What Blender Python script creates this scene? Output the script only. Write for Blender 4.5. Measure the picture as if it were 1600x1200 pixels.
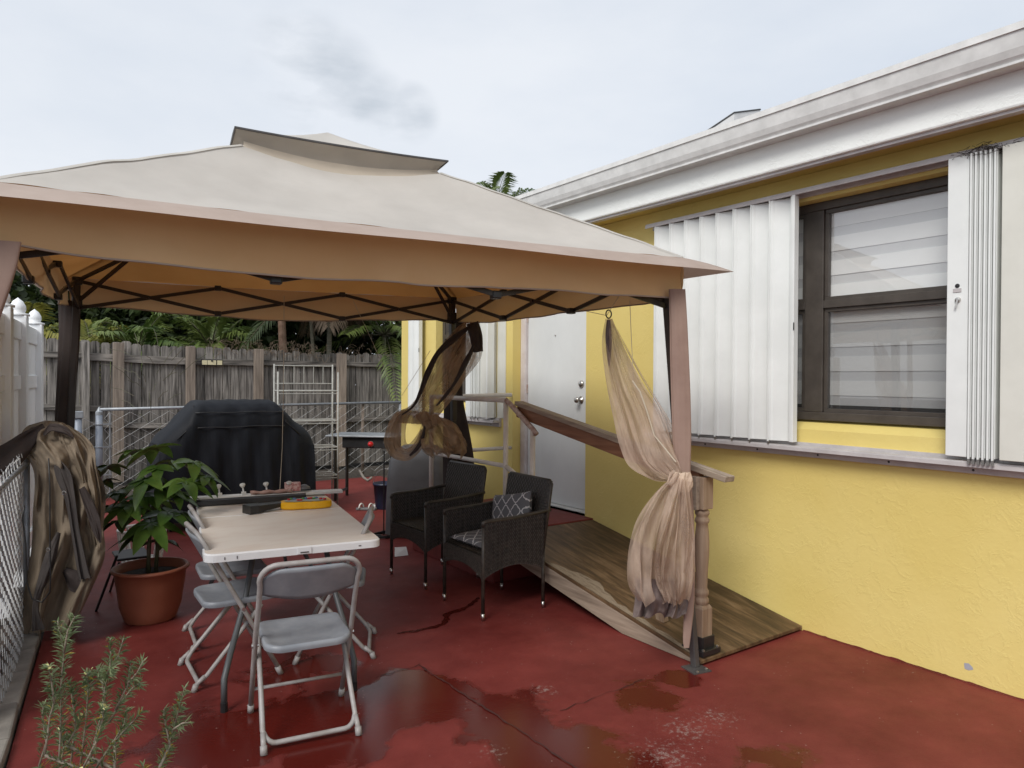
import bpy, math, random
from mathutils import Vector, Matrix, noise as mnoise
random.seed(7)
rad = math.radians
for o in list(bpy.data.objects): bpy.data.objects.remove(o)
S = bpy.context.scene
COL = S.collection
V = Vector

# ------------------------------------------------------------------ camera
CAM_H = 1.65; FPX = 1109.0
yaw, pitch, roll = rad(35.8), rad(0.41), rad(0.35)
f0 = V((math.sin(yaw), math.cos(yaw), 0)); r0 = V((math.cos(yaw), -math.sin(yaw), 0)); u0 = V((0, 0, 1))
FW = f0 * math.cos(pitch) - u0 * math.sin(pitch)
UPp = u0 * math.cos(pitch) + f0 * math.sin(pitch)
RT = r0 * math.cos(roll) + UPp * math.sin(roll)
UP = UPp * math.cos(roll) - r0 * math.sin(roll)
EYE = V((0, 0, CAM_H))
cd = bpy.data.cameras.new('camera'); cam = bpy.data.objects.new('camera', cd); COL.objects.link(cam)
cd.sensor_width = 36; cd.lens = 36 * FPX / 1600; cd.clip_end = 500; cd.clip_start = 0.05
M = Matrix((RT, UP, -FW)).transposed().to_4x4(); M.translation = EYE
cam.matrix_world = M
S.camera = cam
S.render.resolution_x = 1024; S.render.resolution_y = 768

# ------------------------------------------------------------------ world: overcast sky
SUN_EL, SUN_DIR = rad(43), V((-0.88, -0.47, 0))
w = bpy.data.worlds.new('World'); S.world = w; w.use_nodes = True
nt = w.node_tree; nt.nodes.clear()
def wn(t, **k):
    n = nt.nodes.new(t)
    for a, b in k.items(): setattr(n, a, b)
    return n
out = wn('ShaderNodeOutputWorld'); bg = wn('ShaderNodeBackground'); bg.inputs['Strength'].default_value = 0.1
sky = wn('ShaderNodeTexSky'); sky.sky_type = 'NISHITA'; sky.sun_disc = False
sky.sun_elevation = SUN_EL; sky.sun_rotation = math.atan2(SUN_DIR.x, SUN_DIR.y) % (2 * math.pi)
sky.air_density = 1.0; sky.dust_density = 3.0
tc = wn('ShaderNodeTexCoord')
mp = wn('ShaderNodeMapping'); mp.inputs['Scale'].default_value = (1, 1, 2.6)
n1 = wn('ShaderNodeTexNoise'); n1.inputs['Scale'].default_value = 1.6; n1.inputs['Detail'].default_value = 8; n1.inputs['Roughness'].default_value = .55
n2 = wn('ShaderNodeTexNoise'); n2.inputs['Scale'].default_value = 5.0; n2.inputs['Detail'].default_value = 6; n2.inputs['Roughness'].default_value = .52
nt.links.new(tc.outputs['Generated'], mp.inputs['Vector'])
nt.links.new(mp.outputs[0], n1.inputs['Vector']); nt.links.new(mp.outputs[0], n2.inputs['Vector'])
cr = wn('ShaderNodeValToRGB'); cr.color_ramp.elements[0].position = .32; cr.color_ramp.elements[1].position = .66
cr.color_ramp.elements[0].color = (4.25, 4.62, 5.15, 1); cr.color_ramp.elements[1].color = (5.25, 5.45, 5.75, 1)
nt.links.new(n1.outputs['Fac'], cr.inputs[0])
mixs = wn('ShaderNodeMixRGB'); mixs.inputs[0].default_value = .92
nt.links.new(sky.outputs[0], mixs.inputs[1]); nt.links.new(cr.outputs[0], mixs.inputs[2])
# a loose darker cloud bank: blobs around a few directions, broken up by noise
def blob(d, tight):
    vm = wn('ShaderNodeVectorMath', operation='DOT_PRODUCT'); nrm = wn('ShaderNodeVectorMath', operation='NORMALIZE')
    nt.links.new(tc.outputs['Generated'], nrm.inputs[0]); nt.links.new(nrm.outputs[0], vm.inputs[0]); vm.inputs[1].default_value = d.normalized()
    mr = wn('ShaderNodeMapRange'); mr.interpolation_type = 'SMOOTHSTEP'; mr.inputs['From Min'].default_value = tight; mr.inputs['From Max'].default_value = 1.0
    nt.links.new(vm.outputs['Value'], mr.inputs['Value']); return mr
def raydir(px, py): return FW + RT * ((px - 800) / FPX) + UP * ((600 - py) / FPX)
acc = None
for (px, py, t) in ((470, 100, .9970), (510, 140, .9964), (580, 172, .9982), (640, 178, .9990)):
    b_ = blob(raydir(px, py), t)
    if acc is None: acc = b_.outputs[0]
    else:
        mx = wn('ShaderNodeMath', operation='MAXIMUM'); nt.links.new(acc, mx.inputs[0]); nt.links.new(b_.outputs[0], mx.inputs[1]); acc = mx.outputs[0]
nm = wn('ShaderNodeMapRange'); nm.inputs['From Min'].default_value = .40; nm.inputs['From Max'].default_value = .72
nt.links.new(n2.outputs['Fac'], nm.inputs['Value'])
mu = wn('ShaderNodeMath', operation='MULTIPLY'); nt.links.new(acc, mu.inputs[0]); nt.links.new(nm.outputs[0], mu.inputs[1])
mu2 = wn('ShaderNodeMath', operation='MULTIPLY'); nt.links.new(mu.outputs[0], mu2.inputs[0]); mu2.inputs[1].default_value = 1.5; mu2.use_clamp = True
mixc = wn('ShaderNodeMixRGB'); mixc.inputs[2].default_value = (3.3, 3.65, 4.1, 1)
nt.links.new(mu2.outputs[0], mixc.inputs[0]); nt.links.new(mixs.outputs[0], mixc.inputs[1])
nt.links.new(mixc.outputs[0], bg.inputs['Color']); nt.links.new(bg.outputs[0], out.inputs['Surface'])

ld = bpy.data.lights.new('sun', 'SUN'); sun = bpy.data.objects.new('sun', ld); COL.objects.link(sun)
ld.energy = 1.5; ld.angle = rad(24); ld.color = (1, .965, .91)
sd = V((SUN_DIR.x, SUN_DIR.y, 0)).normalized() * math.cos(SUN_EL) + V((0, 0, math.sin(SUN_EL)))
sun.rotation_euler = sd.to_track_quat('Z', 'Y').to_euler()
S.view_settings.view_transform = 'Standard'; S.view_settings.look = 'None'
S.view_settings.exposure = 0.74; S.view_settings.gamma = 1
S.render.engine = 'CYCLES'
S.cycles.transparent_max_bounces = 24; S.cycles.max_bounces = 7

# ------------------------------------------------------------------ pixel helpers (photograph measurements -> places in the world)
def P(px, py, d): return EYE + raydir(px, py) * d
def G(px, py, z=0.0):
    r = raydir(px, py); return EYE + r * ((z - CAM_H) / r.z)
def WX(px, py, X):
    r = raydir(px, py); return EYE + r * (X / r.x)

# ------------------------------------------------------------------ mesh helpers
class MB:
    def __init__(s): s.v = []; s.f = []
    def add(s, vs, fs):
        b = len(s.v); s.v += [tuple(x) for x in vs]; s.f += [tuple(i + b for i in f) for f in fs]; return s
    def box(s, c, size, R=None):
        c = V(c); hx, hy, hz = [q / 2 for q in size]
        vs = [V((x * hx, y * hy, z * hz)) for z in (-1, 1) for y in (-1, 1) for x in (-1, 1)]
        if R is not None: vs = [R @ q for q in vs]
        return s.add([c + q for q in vs], [(0, 2, 3, 1), (4, 5, 7, 6), (0, 1, 5, 4), (2, 6, 7, 3), (0, 4, 6, 2), (1, 3, 7, 5)])
    def bar(s, a, b, wx, wy, up=(0, 0, 1)):
        a, b = V(a), V(b); d = (b - a); L = d.length; z = d.normalized(); up = V(up)
        if abs(z.dot(up)) > .99: up = V((1, 0, 0))
        x = up.cross(z).normalized(); y = z.cross(x)
        return s.box((a + b) / 2, (wx, wy, L), Matrix((x, y, z)).transposed())
    def tube(s, pts, r, n=8, cap=True, closed=False):
        pts = [V(p) for p in pts]; m = len(pts); rs = r if isinstance(r, (list, tuple)) else [r] * m
        t0 = (pts[1] - pts[0]).normalized(); ref = V((0, 0, 1)) if abs(t0.z) < .9 else V((1, 0, 0))
        x = ref.cross(t0).normalized(); rings = []
        for i, p in enumerate(pts):
            if closed: t = pts[(i + 1) % m] - pts[i - 1]
            else: t = pts[min(i + 1, m - 1)] - pts[max(i - 1, 0)]
            if t.length < 1e-9: t = t0
            t = t.normalized(); x = (x - t * x.dot(t)); x = x.normalized() if x.length > 1e-6 else ref.cross(t).normalized(); y = t.cross(x)
            rings.append([p + (x * math.cos(2 * math.pi * k / n) + y * math.sin(2 * math.pi * k / n)) * rs[i] for k in range(n)])
        vs = [q for rg in rings for q in rg]; fs = []
        for i in range(m if closed else m - 1):
            j = (i + 1) % m
            for k in range(n): fs.append((i * n + k, i * n + (k + 1) % n, j * n + (k + 1) % n, j * n + k))
        if cap and not closed: fs += [tuple(range(n))[::-1], tuple((m - 1) * n + k for k in range(n))]
        return s.add(vs, fs)
    def lathe(s, c, prof, n=24, axis=None, close=False):
        c = V(c); vs = []; fs = []
        R = axis.to_track_quat('Z', 'Y').to_matrix() if axis is not None else Matrix.Identity(3)
        for (r, z) in prof:
            for k in range(n):
                a = 2 * math.pi * k / n; vs.append(c + R @ V((r * math.cos(a), r * math.sin(a), z)))
        m = len(prof)
        for i in range(m - 1):
            for k in range(n): fs.append((i * n + k, i * n + (k + 1) % n, (i + 1) * n + (k + 1) % n, (i + 1) * n + k))
        if prof[0][0] > 1e-4: fs.append(tuple(range(n))[::-1])
        if prof[-1][0] > 1e-4: fs.append(tuple((m - 1) * n + k for k in range(n)))
        return s.add(vs, fs)
    def quad(s, a, b, c, d): return s.add([a, b, c, d], [(0, 1, 2, 3)])
    def grid(s, rows, closed=False):
        n = len(rows[0]); vs = [q for rw in rows for q in rw]; fs = []
        for i in range(len(rows) - 1):
            for k in range(n if closed else n - 1): fs.append((i * n + k, i * n + (k + 1) % n, (i + 1) * n + (k + 1) % n, (i + 1) * n + k))
        return s.add(vs, fs)
    def extrude(s, prof, a, b, x, y):
        """profile (list of 2d) swept from a to b, axes x,y"""
        a, b, x, y = V(a), V(b), V(x), V(y); n = len(prof)
        vs = [a + x * p[0] + y * p[1] for p in prof] + [b + x * p[0] + y * p[1] for p in prof]
        fs = [(k, (k + 1) % n, n + (k + 1) % n, n + k) for k in range(n)] + [tuple(range(n))[::-1], tuple(range(n, 2 * n))]
        return s.add(vs, fs)
    def build(s, name, m, parent=None, smooth=False, bevel=0, solid=0, sub=0, origin=None):
        me = bpy.data.meshes.new(name)
        o_ = V(origin) if origin is not None else None
        me.from_pydata([tuple(V(q) - o_) for q in s.v] if o_ else s.v, [], s.f); me.update()
        import bmesh
        bm = bmesh.new(); bm.from_mesh(me); bmesh.ops.recalc_face_normals(bm, faces=bm.faces); bm.to_mesh(me); bm.free()
        if smooth:
            for p in me.polygons: p.use_smooth = True
        me.materials.append(m)
        o = bpy.data.objects.new(name, me); COL.objects.link(o)
        if o_: o.location = o_
        if parent is not None: setparent(o, parent)
        if solid:
            q = o.modifiers.new('solid', 'SOLIDIFY'); q.thickness = solid; q.offset = 0
        if sub:
            q = o.modifiers.new('sub', 'SUBSURF'); q.levels = sub; q.render_levels = sub
        if bevel:
            q = o.modifiers.new('bevel', 'BEVEL'); q.width = bevel; q.segments = 2; q.limit_method = 'ANGLE'; q.angle_limit = rad(40)
        return o
WORLDM = {}
def lerp(a, b, t): return a + (b - a) * t
def setparent(o, p):
    o.parent = p; o.matrix_parent_inverse = WORLDM.get(p.name, p.matrix_basis if p.parent is None else Matrix.Identity(4)).inverted()
def thing(name, label, cat, loc=(0, 0, 0), group=None):
    o = bpy.data.objects.new(name, None); COL.objects.link(o); o.location = loc; o.empty_display_size = .1
    WORLDM[o.name] = Matrix.Translation(V(loc)); return tag(o, label, cat, group)
def tag(o, label=None, cat=None, group=None, kind=None):
    if label: o['label'] = label
    if cat: o['category'] = cat
    if group: o['group'] = group
    if kind: o['kind'] = kind
    return o
def copy_tree(o, parent=None):
    c = o.copy(); COL.objects.link(c)
    if parent is not None: c.parent = parent
    for ch in [q for q in ALLCH(o)]: copy_tree(ch, c)
    return c
def ALLCH(o): return [q for q in bpy.data.objects if q.parent == o]
def lerp(a, b, t): return a + (b - a) * t

# ------------------------------------------------------------------ materials
def mat(name, col, rough=.6, col2=None, scale=6., stretch=(1, 1, 1), detail=6, lo=.35, hi=.65, bump=0., bscale=40., bstretch=None,
        metal=0., spec=.5, rand=0., trans=0., coords='Object', extra=None, alpha=None):
    m = bpy.data.materials.new(name); m.use_nodes = True; t = m.node_tree; N = t.nodes; L = t.links
    bs = N['Principled BSDF']; bs.inputs['Roughness'].default_value = rough; bs.inputs['Metallic'].default_value = metal
    bs.inputs['Specular IOR Level'].default_value = spec
    c = (*col, 1); bs.inputs['Base Color'].default_value = c
    co = N.new('ShaderNodeTexCoord')
    csrc = None
    if col2 is not None:
        mpn = N.new('ShaderNodeMapping'); mpn.inputs['Scale'].default_value = stretch
        L.new(co.outputs[coords], mpn.inputs[0])
        if rand:
            oi = N.new('ShaderNodeObjectInfo'); vm = N.new('ShaderNodeVectorMath'); vm.operation = 'SCALE'; vm.inputs[0].default_value = (13, 7, 5)
            L.new(oi.outputs['Random'], vm.inputs['Scale']); L.new(vm.outputs[0], mpn.inputs['Location'])
        no = N.new('ShaderNodeTexNoise'); no.inputs['Scale'].default_value = scale; no.inputs['Detail'].default_value = detail; no.inputs['Roughness'].default_value = .6
        L.new(mpn.outputs[0], no.inputs['Vector'])
        rp = N.new('ShaderNodeValToRGB'); rp.color_ramp.elements[0].position = lo; rp.color_ramp.elements[1].position = hi
        rp.color_ramp.elements[0].color = c; rp.color_ramp.elements[1].color = (*col2, 1)
        L.new(no.outputs['Fac'], rp.inputs[0]); csrc = rp.outputs[0]
    if rand:
        oi2 = N.new('ShaderNodeObjectInfo'); mr = N.new('ShaderNodeMapRange'); mr.inputs['To Min'].default_value = 1 - rand; mr.inputs['To Max'].default_value = 1 + rand
        L.new(oi2.outputs['Random'], mr.inputs['Value'])
        hs = N.new('ShaderNodeHueSaturation'); L.new(mr.outputs[0], hs.inputs['Value'])
        if csrc: L.new(csrc, hs.inputs['Color'])
        else: hs.inputs['Color'].default_value = c
        csrc = hs.outputs[0]
    if csrc: L.new(csrc, bs.inputs['Base Color'])
    if bump:
        mb_ = N.new('ShaderNodeMapping'); mb_.inputs['Scale'].default_value = bstretch or stretch; L.new(co.outputs[coords], mb_.inputs[0])
        nb = N.new('ShaderNodeTexNoise'); nb.inputs['Scale'].default_value = bscale; nb.inputs['Detail'].default_value = 5; L.new(mb_.outputs[0], nb.inputs['Vector'])
        bp = N.new('ShaderNodeBump'); bp.inputs['Strength'].default_value = bump; bp.inputs['Distance'].default_value = .01
        L.new(nb.outputs['Fac'], bp.inputs['Height']); L.new(bp.outputs[0], bs.inputs['Normal'])
    o = N['Material Output']
    if trans:
        tr = N.new('ShaderNodeBsdfTranslucent'); mx = N.new('ShaderNodeMixShader'); mx.inputs[0].default_value = trans
        if csrc: L.new(csrc, tr.inputs['Color'])
        else: tr.inputs['Color'].default_value = c
        L.new(bs.outputs[0], mx.inputs[1]); L.new(tr.outputs[0], mx.inputs[2]); L.new(mx.outputs[0], o.inputs['Surface'])
    if alpha is not None:
        src = o.inputs['Surface'].links[0].from_socket if o.inputs['Surface'].links else bs.outputs[0]
        tp = N.new('ShaderNodeBsdfTransparent'); mx2 = N.new('ShaderNodeMixShader'); mx2.inputs[0].default_value = alpha
        L.new(tp.outputs[0], mx2.inputs[1]); L.new(src, mx2.inputs[2]); L.new(mx2.outputs[0], o.inputs['Surface'])
    return m

MT = {}
def node_mat(name):
    m = bpy.data.materials.new(name); m.use_nodes = True
    return m, m.node_tree.nodes, m.node_tree.links, m.node_tree.nodes['Principled BSDF']
def mathn(N, L, op, a, b=None, clamp=False):
    n = N.new('ShaderNodeMath'); n.operation = op; n.use_clamp = clamp
    for i, q in enumerate((a, b)):
        if q is None: continue
        if isinstance(q, (int, float)): n.inputs[i].default_value = q
        else: L.new(q, n.inputs[i])
    return n.outputs[0]

def stucco(name, c1, c2, strength):
    m, N, L, bs = node_mat(name); bs.inputs['Roughness'].default_value = .62; bs.inputs['Specular IOR Level'].default_value = .35
    co = N.new('ShaderNodeTexCoord')
    no = N.new('ShaderNodeTexNoise'); no.inputs['Scale'].default_value = 1.4; no.inputs['Detail'].default_value = 8; L.new(co.outputs['Object'], no.inputs['Vector'])
    rp = N.new('ShaderNodeValToRGB'); rp.color_ramp.elements[0].position = .3; rp.color_ramp.elements[1].position = .7
    rp.color_ramp.elements[0].color = (*c1, 1); rp.color_ramp.elements[1].color = (*c2, 1); L.new(no.outputs['Fac'], rp.inputs[0])
    L.new(rp.outputs[0], bs.inputs['Base Color'])
    # trowelled ridges: warped noise iso-lines plus fine grit
    a = N.new('ShaderNodeTexNoise'); a.inputs['Scale'].default_value = 8.5; a.inputs['Detail'].default_value = 8; a.inputs['Roughness'].default_value = .62; a.inputs['Distortion'].default_value = .35
    L.new(co.outputs['Object'], a.inputs['Vector'])
    q = mathn(N, L, 'SUBTRACT', a.outputs['Fac'], .5); q = mathn(N, L, 'ABSOLUTE', q); q = mathn(N, L, 'MULTIPLY', q, 20, True)
    q = mathn(N, L, 'SUBTRACT', 1.0, q)
    b = N.new('ShaderNodeTexNoise'); b.inputs['Scale'].default_value = 3; L.new(co.outputs['Object'], b.inputs['Vector'])
    g = mathn(N, L, 'SUBTRACT', b.outputs['Fac'], .34); g = mathn(N, L, 'MULTIPLY', g, 5, True); q = mathn(N, L, 'MULTIPLY', q, g)
    fg = N.new('ShaderNodeTexNoise'); fg.inputs['Scale'].default_value = 60; fg.inputs['Detail'].default_value = 4; L.new(co.outputs['Object'], fg.inputs['Vector'])
    md = N.new('ShaderNodeTexNoise'); md.inputs['Scale'].default_value = 26; md.inputs['Detail'].default_value = 6; md.inputs['Distortion'].default_value = .3; L.new(co.outputs['Object'], md.inputs['Vector'])
    q = mathn(N, L, 'ADD', mathn(N, L, 'MULTIPLY', q, .42), mathn(N, L, 'MULTIPLY', fg.outputs['Fac'], .22))
    q = mathn(N, L, 'ADD', q, mathn(N, L, 'MULTIPLY', md.outputs['Fac'], .7))
    bp = N.new('ShaderNodeBump'); bp.inputs['Strength'].default_value = strength; bp.inputs['Distance'].default_value = .008
    L.new(q, bp.inputs['Height']); L.new(bp.outputs[0], bs.inputs['Normal'])
    return m
MT['yellow'] = stucco('yellow_stucco', (.705, .56, .18), (.76, .62, .23), .28)
MT['whitestucco'] = stucco('white_stucco', (.80, .825, .81), (.86, .885, .87), .4)
MT['white'] = mat('white_aluminium', (.80, .825, .815), .38, (.73, .755, .745), 3, bump=.02)
MT['cream'] = mat('cream_aluminium', (.70, .70, .64), .45, (.64, .64, .58), 4)
MT['gutter'] = mat('gutter_white', (.70, .70, .69), .5, (.58, .58, .57), 9, (1, 1, 1), 9, bump=.03)
MT['track'] = mat('track_grey', (.55, .525, .525), .5, (.46, .435, .435), 8)
MT['bronze'] = mat('bronze_window_frame', (.052, .043, .036), .45, (.075, .064, .054), 9)
MT['roof'] = mat('roof_white', (.6, .6, .6), .8, (.5, .5, .5), 3)
MT['dark'] = mat('unlit_interior', (.012, .012, .014), .9)  # base colour carries the shadow inside the rooms behind the windows
MT['black'] = mat('black_metal', (.013, .013, .014), .42, (.02, .02, .021), 12)
MT['blackplastic'] = mat('black_plastic', (.016, .016, .017), .35)
MT['chrome'] = mat('brushed_steel', (.55, .53, .50), .28, metal=1.)
MT['galv'] = mat('galvanised_steel', (.34, .36, .39), .5, (.25, .27, .29), 14, metal=.4)
MT['wire'] = mat('galvanised_wire', (.52, .53, .53), .5, (.38, .38, .38), 20)
MT['bluesteel'] = mat('painted_post_steel', (.20, .23, .28), .5, (.26, .28, .32), 10, metal=.3)
MT['pvc'] = mat('white_vinyl', (.86, .88, .90), .35, (.80, .82, .84), 2)
MT['fence'] = mat('weathered_fence_board', (.040, .036, .032), .85, (.34, .315, .29), 3.2, (9, 9, .55), 9, .34, .68, bump=.6, bscale=9, bstretch=(14, 14, .5), rand=.28)
MT['fencerail'] = mat('weathered_fence_rail', (.045, .040, .036), .85, (.30, .275, .25), 3.2, (.7, .7, 10), 9, .35, .66, bump=.5, bscale=9, bstretch=(.7, .7, 14), rand=.2)
MT['fencepost'] = mat('weathered_fence_post', (.14, .11, .088), .85, (.38, .315, .26), 4, (9, 9, .5), 8, .3, .7, bump=.4, bscale=9, bstretch=(14, 14, .5), rand=.2)
MT['lumber'] = mat('aged_lumber', (.21, .16, .12), .75, (.42, .34, .265), 3, (10, .7, 10), 8, .3, .7, bump=.25, bscale=10, bstretch=(16, .8, 16))
MT['newel'] = mat('newel_lumber', (.22, .145, .095), .7, (.38, .28, .20), 3, (9, 9, .6), 8, .3, .7, bump=.2, bscale=10, bstretch=(16, 16, .8))
MT['redwood'] = mat('stained_rail_wood', (.17, .065, .030), .6, (.31, .15, .08), 3, (10, .7, 10), 8, .3, .7, bump=.2, bscale=10, bstretch=(16, .8, 16))
MT['canopytop'] = mat('canopy_fabric', (.56, .535, .495), .85, (.66, .635, .59), 1.6, detail=10, trans=.30, bump=.18, bscale=9)
MT['canopyband'] = mat('canopy_edge_fabric', (.42, .335, .285), .85, (.47, .385, .335), 5, trans=.2, bump=.06, bscale=300)
MT['valance'] = mat('valance_fabric', (.69, .47, .255), .85, (.73, .51, .29), 2.5, trans=.28, bump=.05, bscale=4)
MT['lining'] = mat('tan_canopy_lining', (.68, .35, .115), .85, (.72, .385, .135), 2.5, trans=.62, bump=.05, bscale=5)
MT['brownfabric'] = mat('brown_strip_fabric', (.030, .021, .019), .85, (.042, .030, .027), 6, bump=.1, bscale=12)
MT['sleeve'] = mat('mauve_brown_fabric', (.30, .20, .165), .8, (.36, .25, .205), 5, trans=.12, bump=.25, bscale=7, bstretch=(1, 1, .5))
def netmat(name, c1, c2, lo_, hi_, tr):
    m = mat(name, c1, .85, c2, 4, trans=tr, alpha=.6, bump=.35, bscale=16, bstretch=(1.5, 1.5, .9), spec=.08); N = m.node_tree.nodes; L = m.node_tree.links
    mx = [q for q in N if q.type == 'MIX_SHADER' and any(l.from_node.type == 'BSDF_TRANSPARENT' for l in q.inputs[1].links)][0]
    co = N.new('ShaderNodeTexCoord'); mp_ = N.new('ShaderNodeMapping'); mp_.inputs['Scale'].default_value = (1.3, 1.3, .5); mp_.inputs['Rotation'].default_value = (0, .25, 0); L.new(co.outputs['Object'], mp_.inputs[0])
    n = N.new('ShaderNodeTexNoise'); n.inputs['Scale'].default_value = 8; n.inputs['Detail'].default_value = 5; n.inputs['Distortion'].default_value = .6; L.new(mp_.outputs[0], n.inputs['Vector'])
    mr = N.new('ShaderNodeMapRange'); mr.inputs['From Min'].default_value = .35; mr.inputs['From Max'].default_value = .65; mr.inputs['To Min'].default_value = lo_; mr.inputs['To Max'].default_value = hi_
    L.new(n.outputs['Fac'], mr.inputs['Value']); L.new(mr.outputs[0], mx.inputs[0]); return m
MT['net'] = netmat('beige_netting', (.58, .45, .36), (.68, .54, .44), .38, .66, .3)
MT['netdark'] = netmat('brown_netting', (.36, .245, .155), (.45, .315, .205), .68, .94, .35)
MT['netsheer'] = netmat('sheer_brown_netting', (.36, .245, .155), (.45, .315, .205), .46, .76, .35)
MT['netheap'] = netmat('heaped_netting', (.185, .148, .108), (.25, .20, .148), .90, 1.0, .1)
MT['ventnet'] = mat('vent_netting', (.40, .36, .31), .85, (.46, .41, .35), 3, trans=.25, alpha=.95)
MT['frame'] = mat('brown_steel_frame', (.022, .016, .014), .4, (.03, .023, .02), 8)
MT['greysteel'] = mat('grey_steel', (.055, .052, .052), .45, (.08, .075, .075), 9)
MT['grillcover'] = mat('black_vinyl_cover', (.006, .007, .010), .62, (.010, .012, .017), 3, bump=.5, bscale=5, bstretch=(1.5, 1.5, .6), spec=.22)
MT['greycover'] = mat('grey_vinyl_cover', (.12, .12, .125), .5, (.16, .16, .165), 4, bump=.2, bscale=5)
MT['tabletop'] = mat('white_plastic_table', (.75, .69, .62), .42, (.66, .56, .48), 3.2, (1, 2.2, 1), 8, .42, .75, bump=.03)
MT['tableedge'] = mat('table_edge_plastic', (.76, .76, .77), .35, (.70, .70, .71), 5)
MT['chairplastic'] = mat('grey_chair_plastic', (.185, .20, .225), .45, (.27, .285, .31), 7, detail=10, lo=.4, hi=.75)
MT['chairtube'] = mat('grey_chair_tube', (.33, .315, .31), .45, (.25, .225, .21), 14, lo=.45, hi=.7)
MT['tableleg'] = mat('table_leg_grey', (.075, .08, .085), .45)
MT['wicker'] = mat('dark_wicker', (.020, .016, .013), .45, (.050, .040, .032), 30, spec=.5)
MT['terracotta'] = mat('terracotta_plastic', (.27, .085, .045), .5, (.31, .105, .06), 4)
MT['soil'] = mat('potting_soil', (.018, .013, .01), .95, (.03, .022, .016), 30, bump=.6, bscale=40)
MT['leaf'] = mat('glossy_green_leaf', (.028, .066, .011), .35, (.085, .15, .028), 4, trans=.25, rand=.35)
MT['stemgreen'] = mat('green_brown_stem', (.06, .07, .03), .6, (.10, .08, .05), 10)
MT['rosemary'] = mat('rosemary_needles', (.10, .145, .062), .55, (.23, .285, .145), 14, trans=.25)
MT['rosemaryyellow'] = mat('yellowed_needles', (.32, .24, .03), .6, (.42, .33, .06), 14, trans=.2)
MT['rosestem'] = mat('rosemary_stem', (.17, .13, .10), .7, (.27, .23, .18), 20)
MT['flower'] = mat('pale_flower', (.42, .43, .14), .6, (.55, .50, .25), 30)
MT['palm'] = mat('palm_leaflets', (.055, .10, .020), .45, (.20, .245, .065), 1.1, trans=.25, lo=.35, hi=.7)
MT['palmyellow'] = mat('yellow_green_palm', (.15, .175, .03), .45, (.32, .29, .07), 1.5, trans=.3)
MT['palmdark'] = mat('deep_green_palm', (.013, .026, .007), .5, (.045, .068, .018), 1.2, trans=.15)
MT['palmdead'] = mat('dry_palm_leaf', (.13, .095, .06), .85, (.25, .19, .14), 2, trans=.1)
MT['trunk'] = mat('pale_palm_trunk', (.16, .15, .11), .8, (.26, .24, .19), 5, (1, 1, 6), bump=.3, bscale=8, bstretch=(1, 1, 6))
MT['trunkpink'] = mat('peeling_trunk', (.22, .13, .09), .8, (.34, .22, .165), 6, (1, 1, 2), bump=.3, bscale=10)
MT['dirt'] = mat('dark_soil_litter', (.018, .014, .011), .95, (.075, .06, .045), 22, bump=.8, bscale=30)
MT['concrete'] = mat('worn_concrete', (.22, .205, .185), .85, (.34, .315, .28), 6, bump=.3, bscale=25, rand=.15)
MT['yellowtoy'] = mat('yellow_plastic', (.80, .42, .008), .35)
MT['navy'] = mat('navy_plastic', (.012, .018, .045), .4)
MT['redplastic'] = mat('red_plastic', (.50, .015, .02), .4)
MT['greenplastic'] = mat('green_plastic', (.05, .28, .06), .4)
MT['blueplastic'] = mat('blue_plastic', (.10, .19, .42), .5)
MT['whiteplastic'] = mat('white_plastic', (.72, .72, .70), .45, (.6, .6, .58), 6)
MT['pinkbox'] = mat('pink_print_box', (.42, .16, .15), .5, (.62, .42, .38), 40, lo=.45, hi=.55)
MT['pinkcloth'] = mat('rose_cloth', (.33, .20, .17), .8, (.42, .27, .23), 12)
MT['clearknob'] = mat('clear_glass_knob', (.75, .75, .72), .08, trans=.4)
MT['cord'] = mat('cream_cord', (.50, .44, .35), .7)
MT['paper'] = mat('white_card', (.72, .71, .70), .7)
MT['lightlens'] = mat('solar_light_lens', (.62, .56, .36), .3, (.68, .62, .42), 30)
MT['pipe'] = mat('chipped_white_pipe', (.70, .66, .62), .45, (.62, .57, .52), 8, bump=.05)
MT['door'] = mat('door_paint', (.75, .775, .77), .45, (.68, .70, .695), 2.2, (1, 1, .6), bump=.02)
MT['jamb'] = mat('jamb_paint', (.68, .64, .64), .55, (.58, .52, .51), 6)
MT['rust'] = mat('rusty_paint', (.33, .20, .16), .7, (.55, .45, .40), 25)

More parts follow.
